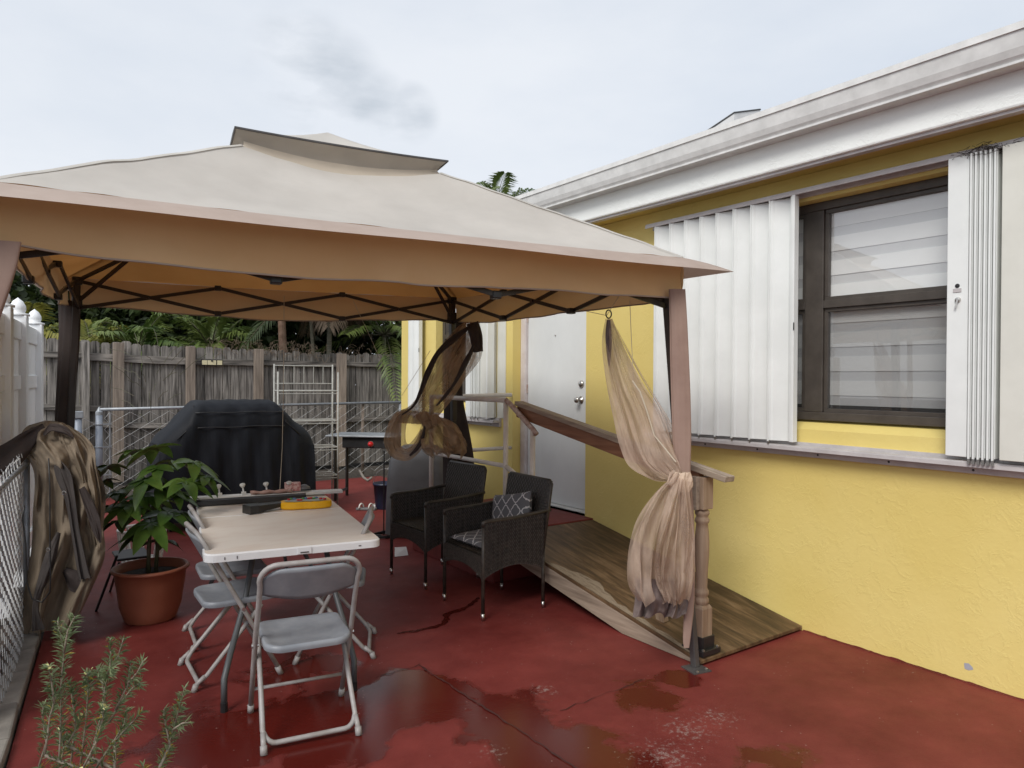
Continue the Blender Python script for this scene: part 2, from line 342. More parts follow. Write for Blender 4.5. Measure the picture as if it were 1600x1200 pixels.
def redfloor():
    m, N, L, bs = node_mat('red_painted_concrete'); bs.inputs['Specular IOR Level'].default_value = .28
    co = N.new('ShaderNodeTexCoord'); ob = co.outputs['Object']
    def noise(s, d=6, r=.6, dist=0):
        n = N.new('ShaderNodeTexNoise'); n.inputs['Scale'].default_value = s; n.inputs['Detail'].default_value = d; n.inputs['Roughness'].default_value = r; n.inputs['Distortion'].default_value = dist
        L.new(ob, n.inputs['Vector']); return n.outputs['Fac']
    base = N.new('ShaderNodeValToRGB'); base.color_ramp.elements[0].position = .3; base.color_ramp.elements[1].position = .72
    base.color_ramp.elements[0].color = (.105, .014, .012, 1); base.color_ramp.elements[1].color = (.210, .040, .034, 1)
    L.new(noise(1.7, 12, .68), base.inputs[0])
    # wet areas: puddle outlines around a few low spots of the slab
    wet = None
    for (px, py, r, s) in ((640, 1085, .36, 1.0), (500, 1130, .50, .92), (330, 1160, .42, .75), (800, 1130, .36, .7), (880, 1190, .4, .8), (1010, 1085, .24, .60), (1062, 1060, .14, .8), (480, 1040, .4, .6), (1180, 1180, .28, .6)):
        c = G(px, py); d = N.new('ShaderNodeVectorMath'); d.operation = 'DISTANCE'; L.new(ob, d.inputs[0]); d.inputs[1].default_value = c
        q = mathn(N, L, 'MULTIPLY', mathn(N, L, 'SUBTRACT', 1.0, mathn(N, L, 'DIVIDE', d.outputs['Value'], r * 1.5)), s)
        wet = q if wet is None else mathn(N, L, 'MAXIMUM', wet, q)
    wet = mathn(N, L, 'MAXIMUM', wet, 0.0)
    wm = mathn(N, L, 'ADD', wet, mathn(N, L, 'MULTIPLY', noise(3.2, 6, .55, .4), 1.1))
    wm = mathn(N, L, 'MULTIPLY', mathn(N, L, 'SUBTRACT', wm, .87), 11, True)
    mixw = N.new('ShaderNodeMixRGB'); mixw.inputs[2].default_value = (.085, .010, .007, 1)
    L.new(wm, mixw.inputs[0]); L.new(base.outputs[0], mixw.inputs[1])
    # flaked paint showing grey concrete
    fl = None
    for (px, py, r) in ((850, 1078, .16), (1075, 1140, .26), (1040, 1180, .3), (1120, 1120, .2), (770, 1175, .12)):
        c = G(px, py); d = N.new('ShaderNodeVectorMath'); d.operation = 'DISTANCE'; L.new(ob, d.inputs[0]); d.inputs[1].default_value = c
        q = mathn(N, L, 'SUBTRACT', 1.0, mathn(N, L, 'DIVIDE', d.outputs['Value'], r * 1.4))
        fl = q if fl is None else mathn(N, L, 'MAXIMUM', fl, q)
    fl = mathn(N, L, 'MULTIPLY', mathn(N, L, 'MAXIMUM', fl, 0.0), .27)
    fm = mathn(N, L, 'MULTIPLY', mathn(N, L, 'SUBTRACT', mathn(N, L, 'ADD', fl, noise(38, 8, .75)), .73), 7, True)
    mixf = N.new('ShaderNodeMixRGB'); mixf.inputs[2].default_value = (.30, .24, .22, 1); L.new(mathn(N, L, 'MULTIPLY', fm, .75), mixf.inputs[0]); L.new(mixw.outputs[0], mixf.inputs[1])
    # pale specks
    vo = N.new('ShaderNodeTexVoronoi'); vo.inputs['Scale'].default_value = 26; L.new(ob, vo.inputs['Vector'])
    sp = mathn(N, L, 'LESS_THAN', vo.outputs['Distance'], .085)
    spn = mathn(N, L, 'GREATER_THAN', noise(5, 3), .55); sp = mathn(N, L, 'MULTIPLY', sp, spn)
    mixp = N.new('ShaderNodeMixRGB'); mixp.inputs[2].default_value = (.36, .28, .25, 1); L.new(mathn(N, L, 'MULTIPLY', sp, .7), mixp.inputs[0]); L.new(mixf.outputs[0], mixp.inputs[1])
    L.new(mixp.outputs[0], bs.inputs['Base Color'])
    rr = mathn(N, L, 'ADD', .46, mathn(N, L, 'MULTIPLY', noise(6, 4), .22))
    mr = N.new('ShaderNodeMixRGB'); L.new(wm, mr.inputs[0]); L.new(rr, mr.inputs[1]); mr.inputs[2].default_value = (.17, .17, .17, 1)
    L.new(mr.outputs[0], bs.inputs['Roughness'])
    h = mathn(N, L, 'ADD', mathn(N, L, 'MULTIPLY', noise(90, 4), .5), mathn(N, L, 'MULTIPLY', noise(9, 5), .6))
    h = mathn(N, L, 'MULTIPLY', h, mathn(N, L, 'SUBTRACT', 1.0, mathn(N, L, 'MULTIPLY', wm, .80)))
    bp = N.new('ShaderNodeBump'); bp.inputs['Strength'].default_value = .35; bp.inputs['Distance'].default_value = .006; L.new(h, bp.inputs['Height']); L.new(bp.outputs[0], bs.inputs['Normal'])
    return m
MT['redfloor'] = redfloor()

def plywood():
    m, N, L, bs = node_mat('weathered_plywood'); co = N.new('ShaderNodeTexCoord')
    mp_ = N.new('ShaderNodeMapping'); mp_.inputs['Scale'].default_value = (7, .8, 2); L.new(co.outputs['Object'], mp_.inputs[0])
    n = N.new('ShaderNodeTexNoise'); n.inputs['Scale'].default_value = 3; n.inputs['Detail'].default_value = 9; n.inputs['Roughness'].default_value = .65; n.inputs['Distortion'].default_value = .6; L.new(mp_.outputs[0], n.inputs['Vector'])
    rp = N.new('ShaderNodeValToRGB'); e = rp.color_ramp.elements
    e[0].position = .28; e[0].color = (.028, .018, .010, 1); e[1].position = .72; e[1].color = (.25, .165, .095, 1)
    e.new(.5).color = (.115, .068, .034, 1); L.new(n.outputs['Fac'], rp.inputs[0])
    n2_ = N.new('ShaderNodeTexNoise'); n2_.inputs['Scale'].default_value = 1.7; n2_.inputs['Detail'].default_value = 5; L.new(co.outputs['Object'], n2_.inputs['Vector'])
    mx = N.new('ShaderNodeMixRGB'); mx.blend_type = 'MULTIPLY'; mx.inputs[0].default_value = .8
    rp2 = N.new('ShaderNodeValToRGB'); rp2.color_ramp.elements[0].position = .35; rp2.color_ramp.elements[0].color = (.35, .33, .30, 1); rp2.color_ramp.elements[1].position = .6; rp2.color_ramp.elements[1].color = (1, .98, .95, 1)
    L.new(n2_.outputs['Fac'], rp2.inputs[0]); L.new(rp.outputs[0], mx.inputs[1]); L.new(rp2.outputs[0], mx.inputs[2])
    L.new(mx.outputs[0], bs.inputs['Base Color']); bs.inputs['Roughness'].default_value = .55
    bp = N.new('ShaderNodeBump'); bp.inputs['Strength'].default_value = .3; bp.inputs['Distance'].default_value = .005; L.new(n.outputs['Fac'], bp.inputs['Height']); L.new(bp.outputs[0], bs.inputs['Normal'])
    return m
MT['plywood'] = plywood()

def quatrefoil():
    m, N, L, bs = node_mat('grey_quatrefoil_cloth'); bs.inputs['Roughness'].default_value = .85
    co = N.new('ShaderNodeTexCoord'); sp = N.new('ShaderNodeSeparateXYZ'); L.new(co.outputs['Object'], sp.inputs[0])
    cell = .115
    def fold(s_, off):
        a = mathn(N, L, 'ADD', mathn(N, L, 'DIVIDE', s_, cell), 20 + off); a = mathn(N, L, 'FRACT', a); a = mathn(N, L, 'SUBTRACT', a, .5); return mathn(N, L, 'ABSOLUTE', a)
    x = fold(sp.outputs['X'], .5); y = fold(sp.outputs['Y'], .5)
    def dist(cx, cy):
        a = mathn(N, L, 'SUBTRACT', x, cx); b = mathn(N, L, 'SUBTRACT', y, cy)
        return mathn(N, L, 'SQRT', mathn(N, L, 'ADD', mathn(N, L, 'MULTIPLY', a, a), mathn(N, L, 'MULTIPLY', b, b)))
    d = mathn(N, L, 'MINIMUM', dist(.22, 0), dist(0, .22)); sq = mathn(N, L, 'SUBTRACT', mathn(N, L, 'MAXIMUM', x, y), .27)
    d = mathn(N, L, 'MINIMUM', mathn(N, L, 'SUBTRACT', d, .215), sq)
    ln = mathn(N, L, 'LESS_THAN', mathn(N, L, 'ABSOLUTE', d), .030)
    # short links between the foils
    lk = mathn(N, L, 'MULTIPLY', mathn(N, L, 'LESS_THAN', mathn(N, L, 'MINIMUM', x, y), .03), mathn(N, L, 'GREATER_THAN', mathn(N, L, 'MAXIMUM', x, y), .44))
    ln = mathn(N, L, 'MAXIMUM', ln, lk)
    mx = N.new('ShaderNodeMixRGB'); mx.inputs[1].default_value = (.105, .105, .115, 1); mx.inputs[2].default_value = (.50, .49, .49, 1); L.new(ln, mx.inputs[0])
    L.new(mx.outputs[0], bs.inputs['Base Color']); return m
MT['cushion'] = quatrefoil()

def glassmat(name, tint, refl):
    m, N, L, bs = node_mat(name); N.remove(bs)
    tp = N.new('ShaderNodeBsdfTransparent'); tp.inputs[0].default_value = (*tint, 1)
    gl = N.new('ShaderNodeBsdfGlossy'); gl.inputs['Roughness'].default_value = .01
    lw = N.new('ShaderNodeFresnel'); lw.inputs[0].default_value = 1.5
    mx = N.new('ShaderNodeMixShader'); L.new(mathn(N, L, 'ADD', mathn(N, L, 'MULTIPLY', lw.outputs[0], 1.0), refl), mx.inputs[0])
    L.new(tp.outputs[0], mx.inputs[1]); L.new(gl.outputs[0], mx.inputs[2]); L.new(mx.outputs[0], N['Material Output'].inputs[0]); return m
MT['glass'] = glassmat('window_glass', (.97, .98, .98), .14)
MT['screen'] = mat('insect_screen', (.05, .052, .055), .7, alpha=.30)
MT['shadeband'] = mat('white_shade_band', (.86, .86, .85), .7)
MT['sheerband'] = mat('sheer_shade_band', (.66, .66, .665), .7)

# ================================================================== SETTING
mb = MB(); mb.quad((-60, -40, -.06), (80, -40, -.06), (80, 90, -.06), (-60, 90, -.06))
tag(mb.build('ground', MT['dirt']), kind='structure')
# patio slab: left edge runs a few degrees off the house, joints split it into sheets
LE = lambda y: .075 + .117 * (y - 4.11)
mb = MB(); pts = [(LE(-4), -4), (4.30, -4), (4.30, 8.46), (5.2, 8.5), (5.2, 11.0), (LE(11.0), 11.0)]
n = len(pts)
mb.add([(x, y, 0) for x, y in pts] + [(x, y, -.1) for x, y in pts], [tuple(range(n)), tuple(range(n, 2 * n))[::-1]] + [(k, n + k, n + (k + 1) % n, (k + 1) % n) for k in range(n)])
tag(mb.build('patio', MT['redfloor']), kind='structure')
# narrow cracks / tooled joints of the slab
JT = mat('slab_joint', (.045, .012, .010), .9)
def crack(name, pts, w, JT=JT):
    m_ = MB()
    for i in range(len(pts) - 1):
        a, b = V(pts[i]), V(pts[i + 1]); d = (b - a).normalized(); nrm_ = V((-d.y, d.x, 0)) * w / 2 * random.uniform(.4, 1.5)
        m_.quad(a - nrm_ + V((0, 0, .004)), b - nrm_ + V((0, 0, .004)), b + nrm_ + V((0, 0, .004)), a + nrm_ + V((0, 0, .004)))
    o = m_.build(name, JT, None); tag(o, kind='structure')
j0 = G(655, 1040); j1 = G(900, 1200); dj = (j1 - j0)
pp = [j0 + dj * t + V((random.uniform(-.006, .006), random.uniform(-.006, .006), 0)) for t in [i / 44 for i in range(48)]]
crack('slab_joint', pp, .010)
k0 = G(872, 1112); k1 = G(1003, 1064); crack('slab_crack', [lerp(k0, k1, i / 14) + V((random.uniform(-.012, .012), random.uniform(-.012, .012), 0)) for i in range(15)], .004)
k0 = G(655, 1040); k1 = G(585, 1060); crack('slab_crack', [lerp(k0, k1, i / 9) + V((random.uniform(-.012, .012), random.uniform(-.012, .012), 0)) for i in range(10)], .005)
WETM = mat('wet_red_streak', (.055, .007, .005), .16, (.075, .010, .007), 9)
wp = [G(x, y) for x, y in ((620, 991), (634, 988), (650, 987), (664, 983), (680, 980), (692, 976), (698, 968), (697, 961), (706, 957), (722, 953), (733, 947), (742, 940), (748, 934))]
wl, wr = [], []
for i in range(len(wp) * 4 - 3):
    a_ = wp[i // 4]; b_ = wp[min(i // 4 + 1, len(wp) - 1)]; q_ = lerp(a_, b_, (i % 4) / 4); d_ = (wp[min(i // 4 + 1, len(wp) - 1)] - wp[max(i // 4 - 1, 0)]).normalized(); n_ = V((-d_.y, d_.x, 0)); wv_ = .024 * (math.sin(math.pi * (i + 1) / (len(wp) * 4)) ** .5) * random.uniform(.55, 1.3)
    wl.append(q_ + n_ * wv_ + V((0, 0, .004))); wr.append(q_ - n_ * wv_ * random.uniform(.6, 1.2) + V((0, 0, .004)))
mb = MB(); mb.grid([wl, wr]); tag(mb.build('water_streak', WETM), kind='structure')
# landing: raised red concrete step before the door
mb = MB(); mb.box((3.80, 5.40, .205), (1.16, 1.38, .41)); landing = mb.build('landing', MT['redfloor'], bevel=.008); tag(landing, kind='structure')

# ================================================================== HOUSE
XW = 4.30
house = thing('house', 'yellow stucco house with white fascia, gutter, shuttered windows and white door', 'house', (XW, 3.0, 0))
win1 = (1.62, 3.62, 1.33, 2.83); win2 = (6.50, 7.55, 1.33, 2.84); doorO = (4.82, 5.95, .41, 2.50)
ops = [win1, win2, doorO]
ZT = 3.005
ys = sorted(set([-3.5, 8.46] + [v for o_ in ops for v in o_[:2]])); zs = sorted(set([-.05, ZT] + [v for o_ in ops for v in o_[2:]]))
mb = MB()
inside = lambda y, z: any(a < y < b and c < z < d for a, b, c, d in ops)
for i in range(len(ys) - 1):
    for k in range(len(zs) - 1):
        if not inside((ys[i] + ys[i + 1]) / 2, (zs[k] + zs[k + 1]) / 2):
            mb.quad((XW, ys[i], zs[k]), (XW, ys[i + 1], zs[k]), (XW, ys[i + 1], zs[k + 1]), (XW, ys[i], zs[k + 1]))
for (a, b, c, d), dep, sl in ((win1, .15, .06), (win2, .15, .06), (doorO, .17, 0)):
    X2 = XW + dep
    mb.quad((XW, a, c), (X2, a, c + sl), (X2, a, d), (XW, a, d)); mb.quad((XW, b, c), (XW, b, d), (X2, b, d), (X2, b, c + sl))
    mb.quad((XW, a, c), (XW, b, c), (X2, b, c + sl), (X2, a, c + sl)); mb.quad((XW, a, d), (X2, a, d), (X2, b, d), (XW, b, d))
mb.quad((XW, 8.46, -.05), (12, 8.46, -.05), (12, 8.46, ZT), (XW, 8.46, ZT)); mb.quad((XW, -3.5, -.05), (XW, -3.5, ZT), (12, -3.5, ZT), (12, -3.5, -.05))
mb.quad((12, -3.5, -.05), (12, -3.5, ZT), (12, 8.46, ZT), (12, 8.46, -.05))
mb.build('wall', MT['yellow'], house)
mb = MB(); mb.box((XW - .10, 2.6, ZT + .012), (.22, 12.4, .02)); mb.build('soffit', MT['yellow'], house)
XF = XW - .22
mb = MB(); mb.box((XF - .03, 2.6, 3.105), (.06, 12.44, .225)); fas = mb.build('fascia', MT['whitestucco'], house, bevel=.012)
mb = MB(); mb.box((XF - .012, 2.6, 2.984), (.05, 12.42, .016)); mb.build('drip_edge', MT['track'], house)
# K-style gutter, open top
XG = XF - .06
prof = [(0, 0), (0, .16), (-.004, .16), (-.004, .006), (-.075, .006), (-.098, .02), (-.110, .055), (-.117, .10), (-.118, .135), (-.126, .135), (-.126, .165), (-.13, .165), (-.134, .128), (-.126, .128), (-.122, .098), (-.116, .052), (-.104, .018), (-.088, -.004), (-.098, -.004), (-.098, -.016), (0, -.016)]
mb = MB(); mb.extrude(prof, (XG, -3.6, 3.183), (XG, 8.8, 3.183), (1, 0, 0), (0, 0, 1)); gut = mb.build('gutter', MT['gutter'], house)
for y in (1.2, 2.9, 4.6, 6.6):
    mb = MB(); mb.box((XG - .065, y, 3.341), (.12, .012, .008)); mb.build('hanger', MT['chrome'], gut)
if 0: mb = MB(); mb.extrude([(-.125, -.02), (-.137, .0), (-.137, .14), (-.125, .166)], (XG, 2.05, 3.168), (XG, 2.08, 3.168), (1, 0, 0), (0, 0, 1)); pass
# roof: low slope, with a raised dark-edged gable further back
mb = MB(); mb.quad((XF - .06, -3.6, 3.34), (XF - .06, 8.8, 3.34), (8.2, 8.8, 3.60), (8.2, -3.6, 3.60)); mb.quad((8.2, -3.6, 3.60), (8.2, 8.8, 3.60), (12.3, 8.8, 3.3), (12.3, -3.6, 3.3))
mb.quad((XF - .06, -3.6, 3.34), (XF - .06, -3.6, 3.2), (XF - .06, 8.8, 3.2), (XF - .06, 8.8, 3.34))
roof = mb.build('roof', MT['roof'], house)
pk = [P(1104, 205, 8.0), P(1147, 176, 8.0), P(1188, 171, 8.3)]
mb = MB(); low = [p - V((0, 0, .5)) for p in pk]; back = V((1.2, 1.6, 0))
vs = pk + low + [p + back for p in pk] + [p + back for p in low]
mb.add(vs, [(0, 1, 4, 3), (1, 2, 5, 4), (6, 9, 10, 7), (7, 10, 11, 8), (0, 6, 7, 1), (1, 7, 8, 2), (0, 3, 9, 6), (2, 8, 11, 5)])
gab = mb.build('gable', MT['roof'], roof)
mb = MB(); mb.tube([pk[0], pk[1], pk[2]], .010, 6); mb.build('gable_edge', MT['black'], roof)

# red floor paint brushed unevenly onto the foot of the wall
mb = MB(); lo_, hi_ = [], []
for i in range(240):
    y = lerp(-1.5, 2.66, i / 239); lo_.append((XW - .003, y, .002)); hi_.append((XW - .003, y, .008 + .010 * max(0, mnoise.noise(V((y * 9, 1, 0)))) + .012 * max(0, mnoise.noise(V((y * 31, 4, 0))) - .12)))
mb.grid([lo_, hi_]); mb.build('paint_line', MT['redfloor'], house)
# --- door
dx = XW + .13
door = MB(); door.box((dx + .022, 5.395, 1.455), (.044, .93, 2.05)); door_o = door.build('door', MT['door'], house, bevel=.003)
mb = MB(); mb.box((dx + .01, 5.905, 1.455), (.085, .085, 2.09)); jm = mb.build('door_jamb', MT['jamb'], house, bevel=.004)
mb = MB(); mb.box((dx + .01, 4.872, 1.455), (.085, .095, 2.09)); mb.build('door_jamb', MT['jamb'], house, bevel=.004)
mb = MB(); mb.box((dx - .015, 5.385, .4175), (.10, 1.10, .015)); mb.build('threshold', MT['whiteplastic'], house, bevel=.004)
def knob(name, y, z, prof):
    m_ = MB(); m_.lathe((dx - .0005, y, z), prof, 20, V((-1, 0, 0))); return m_.build(name, MT['chrome'], door_o, smooth=True)
kp = WX(908, 625, dx); kd = WX(909, 600, dx); kpe = WX(868, 524, dx)
knob('door_knob', kp.y, kp.z, [(.036, 0), (.036, .006), (.014, .012), (.012, .030), (.024, .040), (.029, .052), (.026, .066), (.012, .072), (0, .073)])
knob('deadbolt', kd.y, kd.z, [(.034, 0), (.033, .010), (.024, .022), (.012, .024), (0, .025)])
knob('peephole', kpe.y, kpe.z, [(.009, 0), (.009, .004), (.005, .005), (0, .005)])
for z in (.62, 1.55, 2.28):
    mb = MB(); mb.tube([(dx - .008, 5.862, z - .045), (dx - .008, 5.862, z + .045)], .008, 8); mb.build('hinge', MT['rust'], door_o)

# --- windows
def window(y0, y1, z0, z1, splits, tilt_bands, parent):
    w_ = MB(); X = XW + .11; fr = .055
    def rect(a, b, c, d, wd, xx, th):
        w_.box((xx, (a + b) / 2, c + wd / 2), (th, b - a, wd)); w_.box((xx, (a + b) / 2, d - wd / 2), (th, b - a, wd))
        w_.box((xx, a + wd / 2, (c + d) / 2), (th * .98, wd, d - c - 2 * wd)); w_.box((xx, b - wd / 2, (c + d) / 2), (th * .98, wd, d - c - 2 * wd))
    rect(y0, y1, z0, z1, fr, X + .02, .08)
    cells = []
    e = [y0 + fr] + splits + [y1 - fr]
    for i, s_ in enumerate(splits): w_.box((X + .018, s_, (z0 + z1) / 2), (.074, .13, z1 - z0 - 2 * fr - .002))
    fo = w_.build('window', MT['bronze'], parent, bevel=.004)
    zm = lerp(z0, z1, .53)
    for i in range(len(e) - 1):
        a = e[i] + (.065 if i > 0 else 0); b = e[i + 1] - (.065 if i < len(e) - 2 else 0)
        s2 = MB(); s2.box((X + .006, (a + b) / 2, zm), (.05, b - a - .002, .05))
        for (c, d) in ((z0 + fr, zm - .025), (zm + .025, z1 - fr)):
            s2.box((X + .012, (a + b) / 2, c + .0125), (.03, b - a - .004, .025)); s2.box((X + .012, (a + b) / 2, d - .0125), (.03, b - a - .004, .025))
            s2.box((X + .012, a + .0145, (c + d) / 2), (.03, .025, d - c - .052)); s2.box((X + .012, b - .0145, (c + d) / 2), (.03, .025, d - c - .052))
        s2.build('sash', MT['bronze'], fo, bevel=.002)
        for (c, d) in ((z0 + fr + .02, zm - .04), (zm + .04, z1 - fr - .02)):
            g = MB(); g.quad((X + .016, a + .02, c), (X + .016, b - .02, c), (X + .016, b - .02, d), (X + .016, a + .02, d)); g.build('pane', MT['glass'], fo)
        g = MB(); g.quad((X + .003, a + .026, z0 + fr + .025), (X + .003, b - .026, z0 + fr + .025), (X + .003, b - .026, zm - .05), (X + .003, a + .026, zm - .05)); g.build('insect_screen', MT['screen'], fo)
        # banded roller shade inside
        zc = z1 - fr - .02; k = 0
        while zc > z0 + fr + .06:
            bh = .092 if k % 2 == 0 else .066
            zb = max(zc - bh, z0 + fr + .05)
            g = MB(); g.box((X + .040 + (.005 if k % 2 else 0), (a + b) / 2, (zc + zb) / 2), (.004, b - a + .02, zc - zb + .004)); g.build('shade_band', MT['shadeband'] if k % 2 == 0 else MT['sheerband'], fo)
            zc = zb; k += 1
    g = MB(); g.box((X + .22, (y0 + y1) / 2, (z0 + z1) / 2), (.02, y1 - y0 + .1, z1 - z0 + .1)); g.build('room_shadow', MT['dark'], fo)  # near-black panel: the darkness of the unlit room is put into its colour
ym = (WX(1258, 500, XW + .11).y + WX(1290, 500, XW + .11).y) / 2
window(win1[0], win1[1], win1[2] + .058, win1[3], [ym], 0, house)
window(win2[0], win2[1], win2[2] + .058, win2[3], [7.05], 0, house)

# --- accordion storm shutters
def shutter(ya, yb, zb, zt, ext, stack, parent, endcol):
    """track from ya to yb; ext = (y0,y1,n) drawn-out blades; stack=(y0,y1,n) folded blades"""
    t = MB(); XO = XW - .075
    t.extrude([(-.034, 0), (.075, 0), (.075, .050), (.045, .050), (.045, .018), (.020, .018), (.020, .03), (-.024, .03), (-.024, .022), (-.034, .022)], (XO, ya, zb - .05), (XO, yb, zb - .05), (1, 0, 0), (0, 0, 1))
    t.box((XO + .060, (ya + yb) / 2, zb - .072), (.03, yb - ya, .040))
    root = t.build('storm_shutter', MT['track'], parent)
    t = MB(); t.box((XO + .02, (ya + yb) / 2, zt + .024), (.10, yb - ya, .010)); t.box((XO - .030, (ya + yb) / 2, zt + .008), (.010, yb - ya, .024)); t.box((XO + .063, (ya + yb) / 2, zt + .016), (.022, yb - ya, .05))
    t.build('header_track', MT['track'], root, bevel=.002)
    yy = ya + .15
    while yy < yb:
        s_ = MB(); s_.lathe((XO + .0445, yy, zb - .073), [(.007, 0), (.006, .003), (0, .004)], 8, V((-1, 0, 0))); s_.build('screw', MT['black'], root)
        yy += .45
    h = zt - zb
    def blade(p, q, bow, m_=MT['white']):
        p = V(p); q = V(q); d = (q - p); L_ = d.length; d.normalize(); nn = V((-d.y, d.x, 0))
        if nn.x > 0: nn = -nn
        pr = []
        for (s_, o_) in ((0, 0), (.05, .010), (.12, .012), (.2, .004), (.8, .004), (.88, .012), (.95, .010), (1, 0)): pr.append((s_ * L_, o_ * bow))
        pr2 = pr + [(a_, b_ - .003) for a_, b_ in pr[::-1]]
        m2 = MB(); m2.extrude(pr2, p + V((0, 0, zb + .004)), p + V((0, 0, zt - .006)), d, nn); m2.build('blade', m_, root)
    if ext:
        y0, y1, n_ = ext; st = (y1 - y0) / n_
        for k in range(n_):
            a = y1 - k * st; b = a - st
            # every blade slants so its far edge stands proud, like lapped boards
            blade((XO - .026, a + .004, 0), (XO + .026, b, 0), .7)
            m2 = MB(); m2.bar((XO - .027, a + .003, zb - .004), (XO - .027, a + .003, zt - .002), .010, .012); m2.build('hinge_pin', MT['white'], root)
            m2 = MB(); m2.box((XO - .020, a + .003, zb - .014), (.012, .012, .026)); m2.build('roller', MT['chrome'], root)
        m2 = MB(); m2.box((XO - .012, y0 - .03, (zb + zt) / 2), (.05, .022, h - .004)); m2.box((XO - .012, y0 - .012, (zb + zt) / 2), (.032, .014, h - .006)); m2.build('lead_stile', MT['white'], root, bevel=.003)
        m2 = MB(); m2.box((XO - .038, y0 - .042, (zb + zt) / 2 - .05), (.004, .006, .05)); m2.build('latch', MT['black'], root)
        m2 = MB(); m2.box((XO + .01, y1 + .014, (zb + zt) / 2), (.075, .014, h - .004)); m2.build('end_stile', MT['white'], root, bevel=.002)
    if stack:
        y0, y1, n_ = stack; st = (y1 - y0) / n_
        for k in range(n_):
            a = y1 - k * st; b = a - st
            blade((XO - .048, a - .004, 0), (XO + .055, b + st * .55, 0), .6)
            m2 = MB(); m2.bar((XO - .05, a - .004, zb - .004), (XO - .05, a - .004, zt - .002), .009, .013); m2.build('hinge_pin', MT['white'], root)
            m2 = MB(); m2.box((XO - .046, a - .004, zb - .018), (.012, .012, .03)); m2.build('roller', MT['chrome'], root)
        lead = MB(); lead.box((XO - .02, y1 + .062, (zb + zt) / 2), (.045, .105, h - .004)); ls = lead.build('lead_stile', MT['white'], root, bevel=.003)
        m2 = MB(); zz = lerp(zb, zt, .53)
        m2.box((XO - .0445, y1 + .062, zz + .04), (.004, .04, .02)); m2.build('lock_plate', MT['track'], root)
        m2 = MB(); m2.lathe((XO - .0425, y1 + .062, zz + .064), [(.012, 0), (.011, .004), (0, .005)], 12, V((-1, 0, 0))); m2.build('lock_emblem', MT['black'], root)
        m2 = MB(); m2.lathe((XO - .0425, y1 + .058, zz - .012), [(.015, 0), (.013, .010), (.006, .012), (0, .012)], 12, V((-1, 0, 0))); m2.bar((XO - .052, y1 + .058, zz - .01), (XO - .056, y1 + .066, zz - .055), .012, .008); m2.build('lock_lever', MT['chrome'], root)
        m2 = MB(); m2.box((XO + .005, y0 - .07, (zb + zt) / 2), (.13, .11, h - .004)); m2.build('end_post', endcol, root, bevel=.003)
        m2 = MB(); m2.box((XO - .022, y0 - .14, (zb + zt) / 2), (.09, .018, h)); m2.build('end_fin', MT['white'], root, bevel=.003)
        m2 = MB(); m2.box((XW - .006, y0 - .22, (zb + zt) / 2), (.012, .15, h)); m2.build('end_flange', endcol, root, bevel=.003)
yl0 = WX(1243, 500, XW - .09).y; yl1 = WX(1030, 500, XW - .06).y
ys1 = WX(1515, 500, XW - .12).y; ys0 = WX(1560, 500, XW - .12).y
shutter(1.05, 4.0, 1.245, 2.862, (yl0 + .04, yl1, 8), (ys0, ys1, 6), house, MT['cream'])
y2r = WX(735, 560, XW - .1).y; y2l = WX(652, 560, XW - .1).y
shutter(WX(773, 560, XW - .09).y, y2l + .25, 1.235, 2.862, (y2l - .02, y2l + .22, 2), (WX(752, 560, XW - .12).y, WX(736, 560, XW - .12).y, 3), house, MT['cream'])

# bird nest on the shutter stack
mb = MB(); nc = WX(1545, 234, XW - .10)
for k in range(170):
    a = random.uniform(0, 6.28); c = nc + V((random.gauss(0, .03), random.gauss(0, .075), random.gauss(0, .012)))
    d = V((math.cos(a) * .4, math.sin(a), random.uniform(-.25, .35))) * random.uniform(.03, .075)
    mb.tube([c - d, c + V((0, 0, random.uniform(-.012, .012))), c + d], .0013, 3, cap=False)
o = mb.build('bird_nest', mat('dry_twigs', (.035, .025, .018), .9)); tag(o, 'ragged bird nest of dark twigs on top of the folded shutter stack', 'nest')
# pale chip in the wall paint
mb = MB(); c = WX(1512, 1042, XW - .0015); mb.add([c + V((0, .028 * math.cos(a) * random.uniform(.6, 1.2), .018 * math.sin(a) * random.uniform(.6, 1.2))) for a in [i * .9 for i in range(7)]], [tuple(range(7))])
mb.build('paint_chip', mat('chip_grey', (.36, .37, .42), .8), house)

# ================================================================== RAMP, NEWEL, HANDRAILS
XR = 3.27
ramp = thing('wooden_ramp', 'weathered plywood wheelchair ramp with wooden side board rising to the white door', 'ramp', (3.78, 3.6, 0))
Y0r, Y1r, Z1r = 2.66, 4.70, .40
sl = math.atan2(Z1r - .035, Y1r - Y0r); mb = MB()
def rampz(y): return .035 + (y - Y0r) / (Y1r - Y0r) * (Z1r - .035)
mb.add([(XR + .0, Y0r, rampz(Y0r)), (XW - .012, Y0r, rampz(Y0r)), (XW - .012, Y1r, rampz(Y1r)), (XR, Y1r, rampz(Y1r)), (XR, Y0r, rampz(Y0r) - .022), (XW - .012, Y0r, rampz(Y0r) - .022), (XW - .012, Y1r, rampz(Y1r) - .022), (XR, Y1r, rampz(Y1r) - .022)],
       [(0, 1, 2, 3), (7, 6, 5, 4), (0, 4, 5, 1), (1, 5, 6, 2), (2, 6, 7, 3), (3, 7, 4, 0)])
mb.build('deck', MT['plywood'], ramp, bevel=.003)
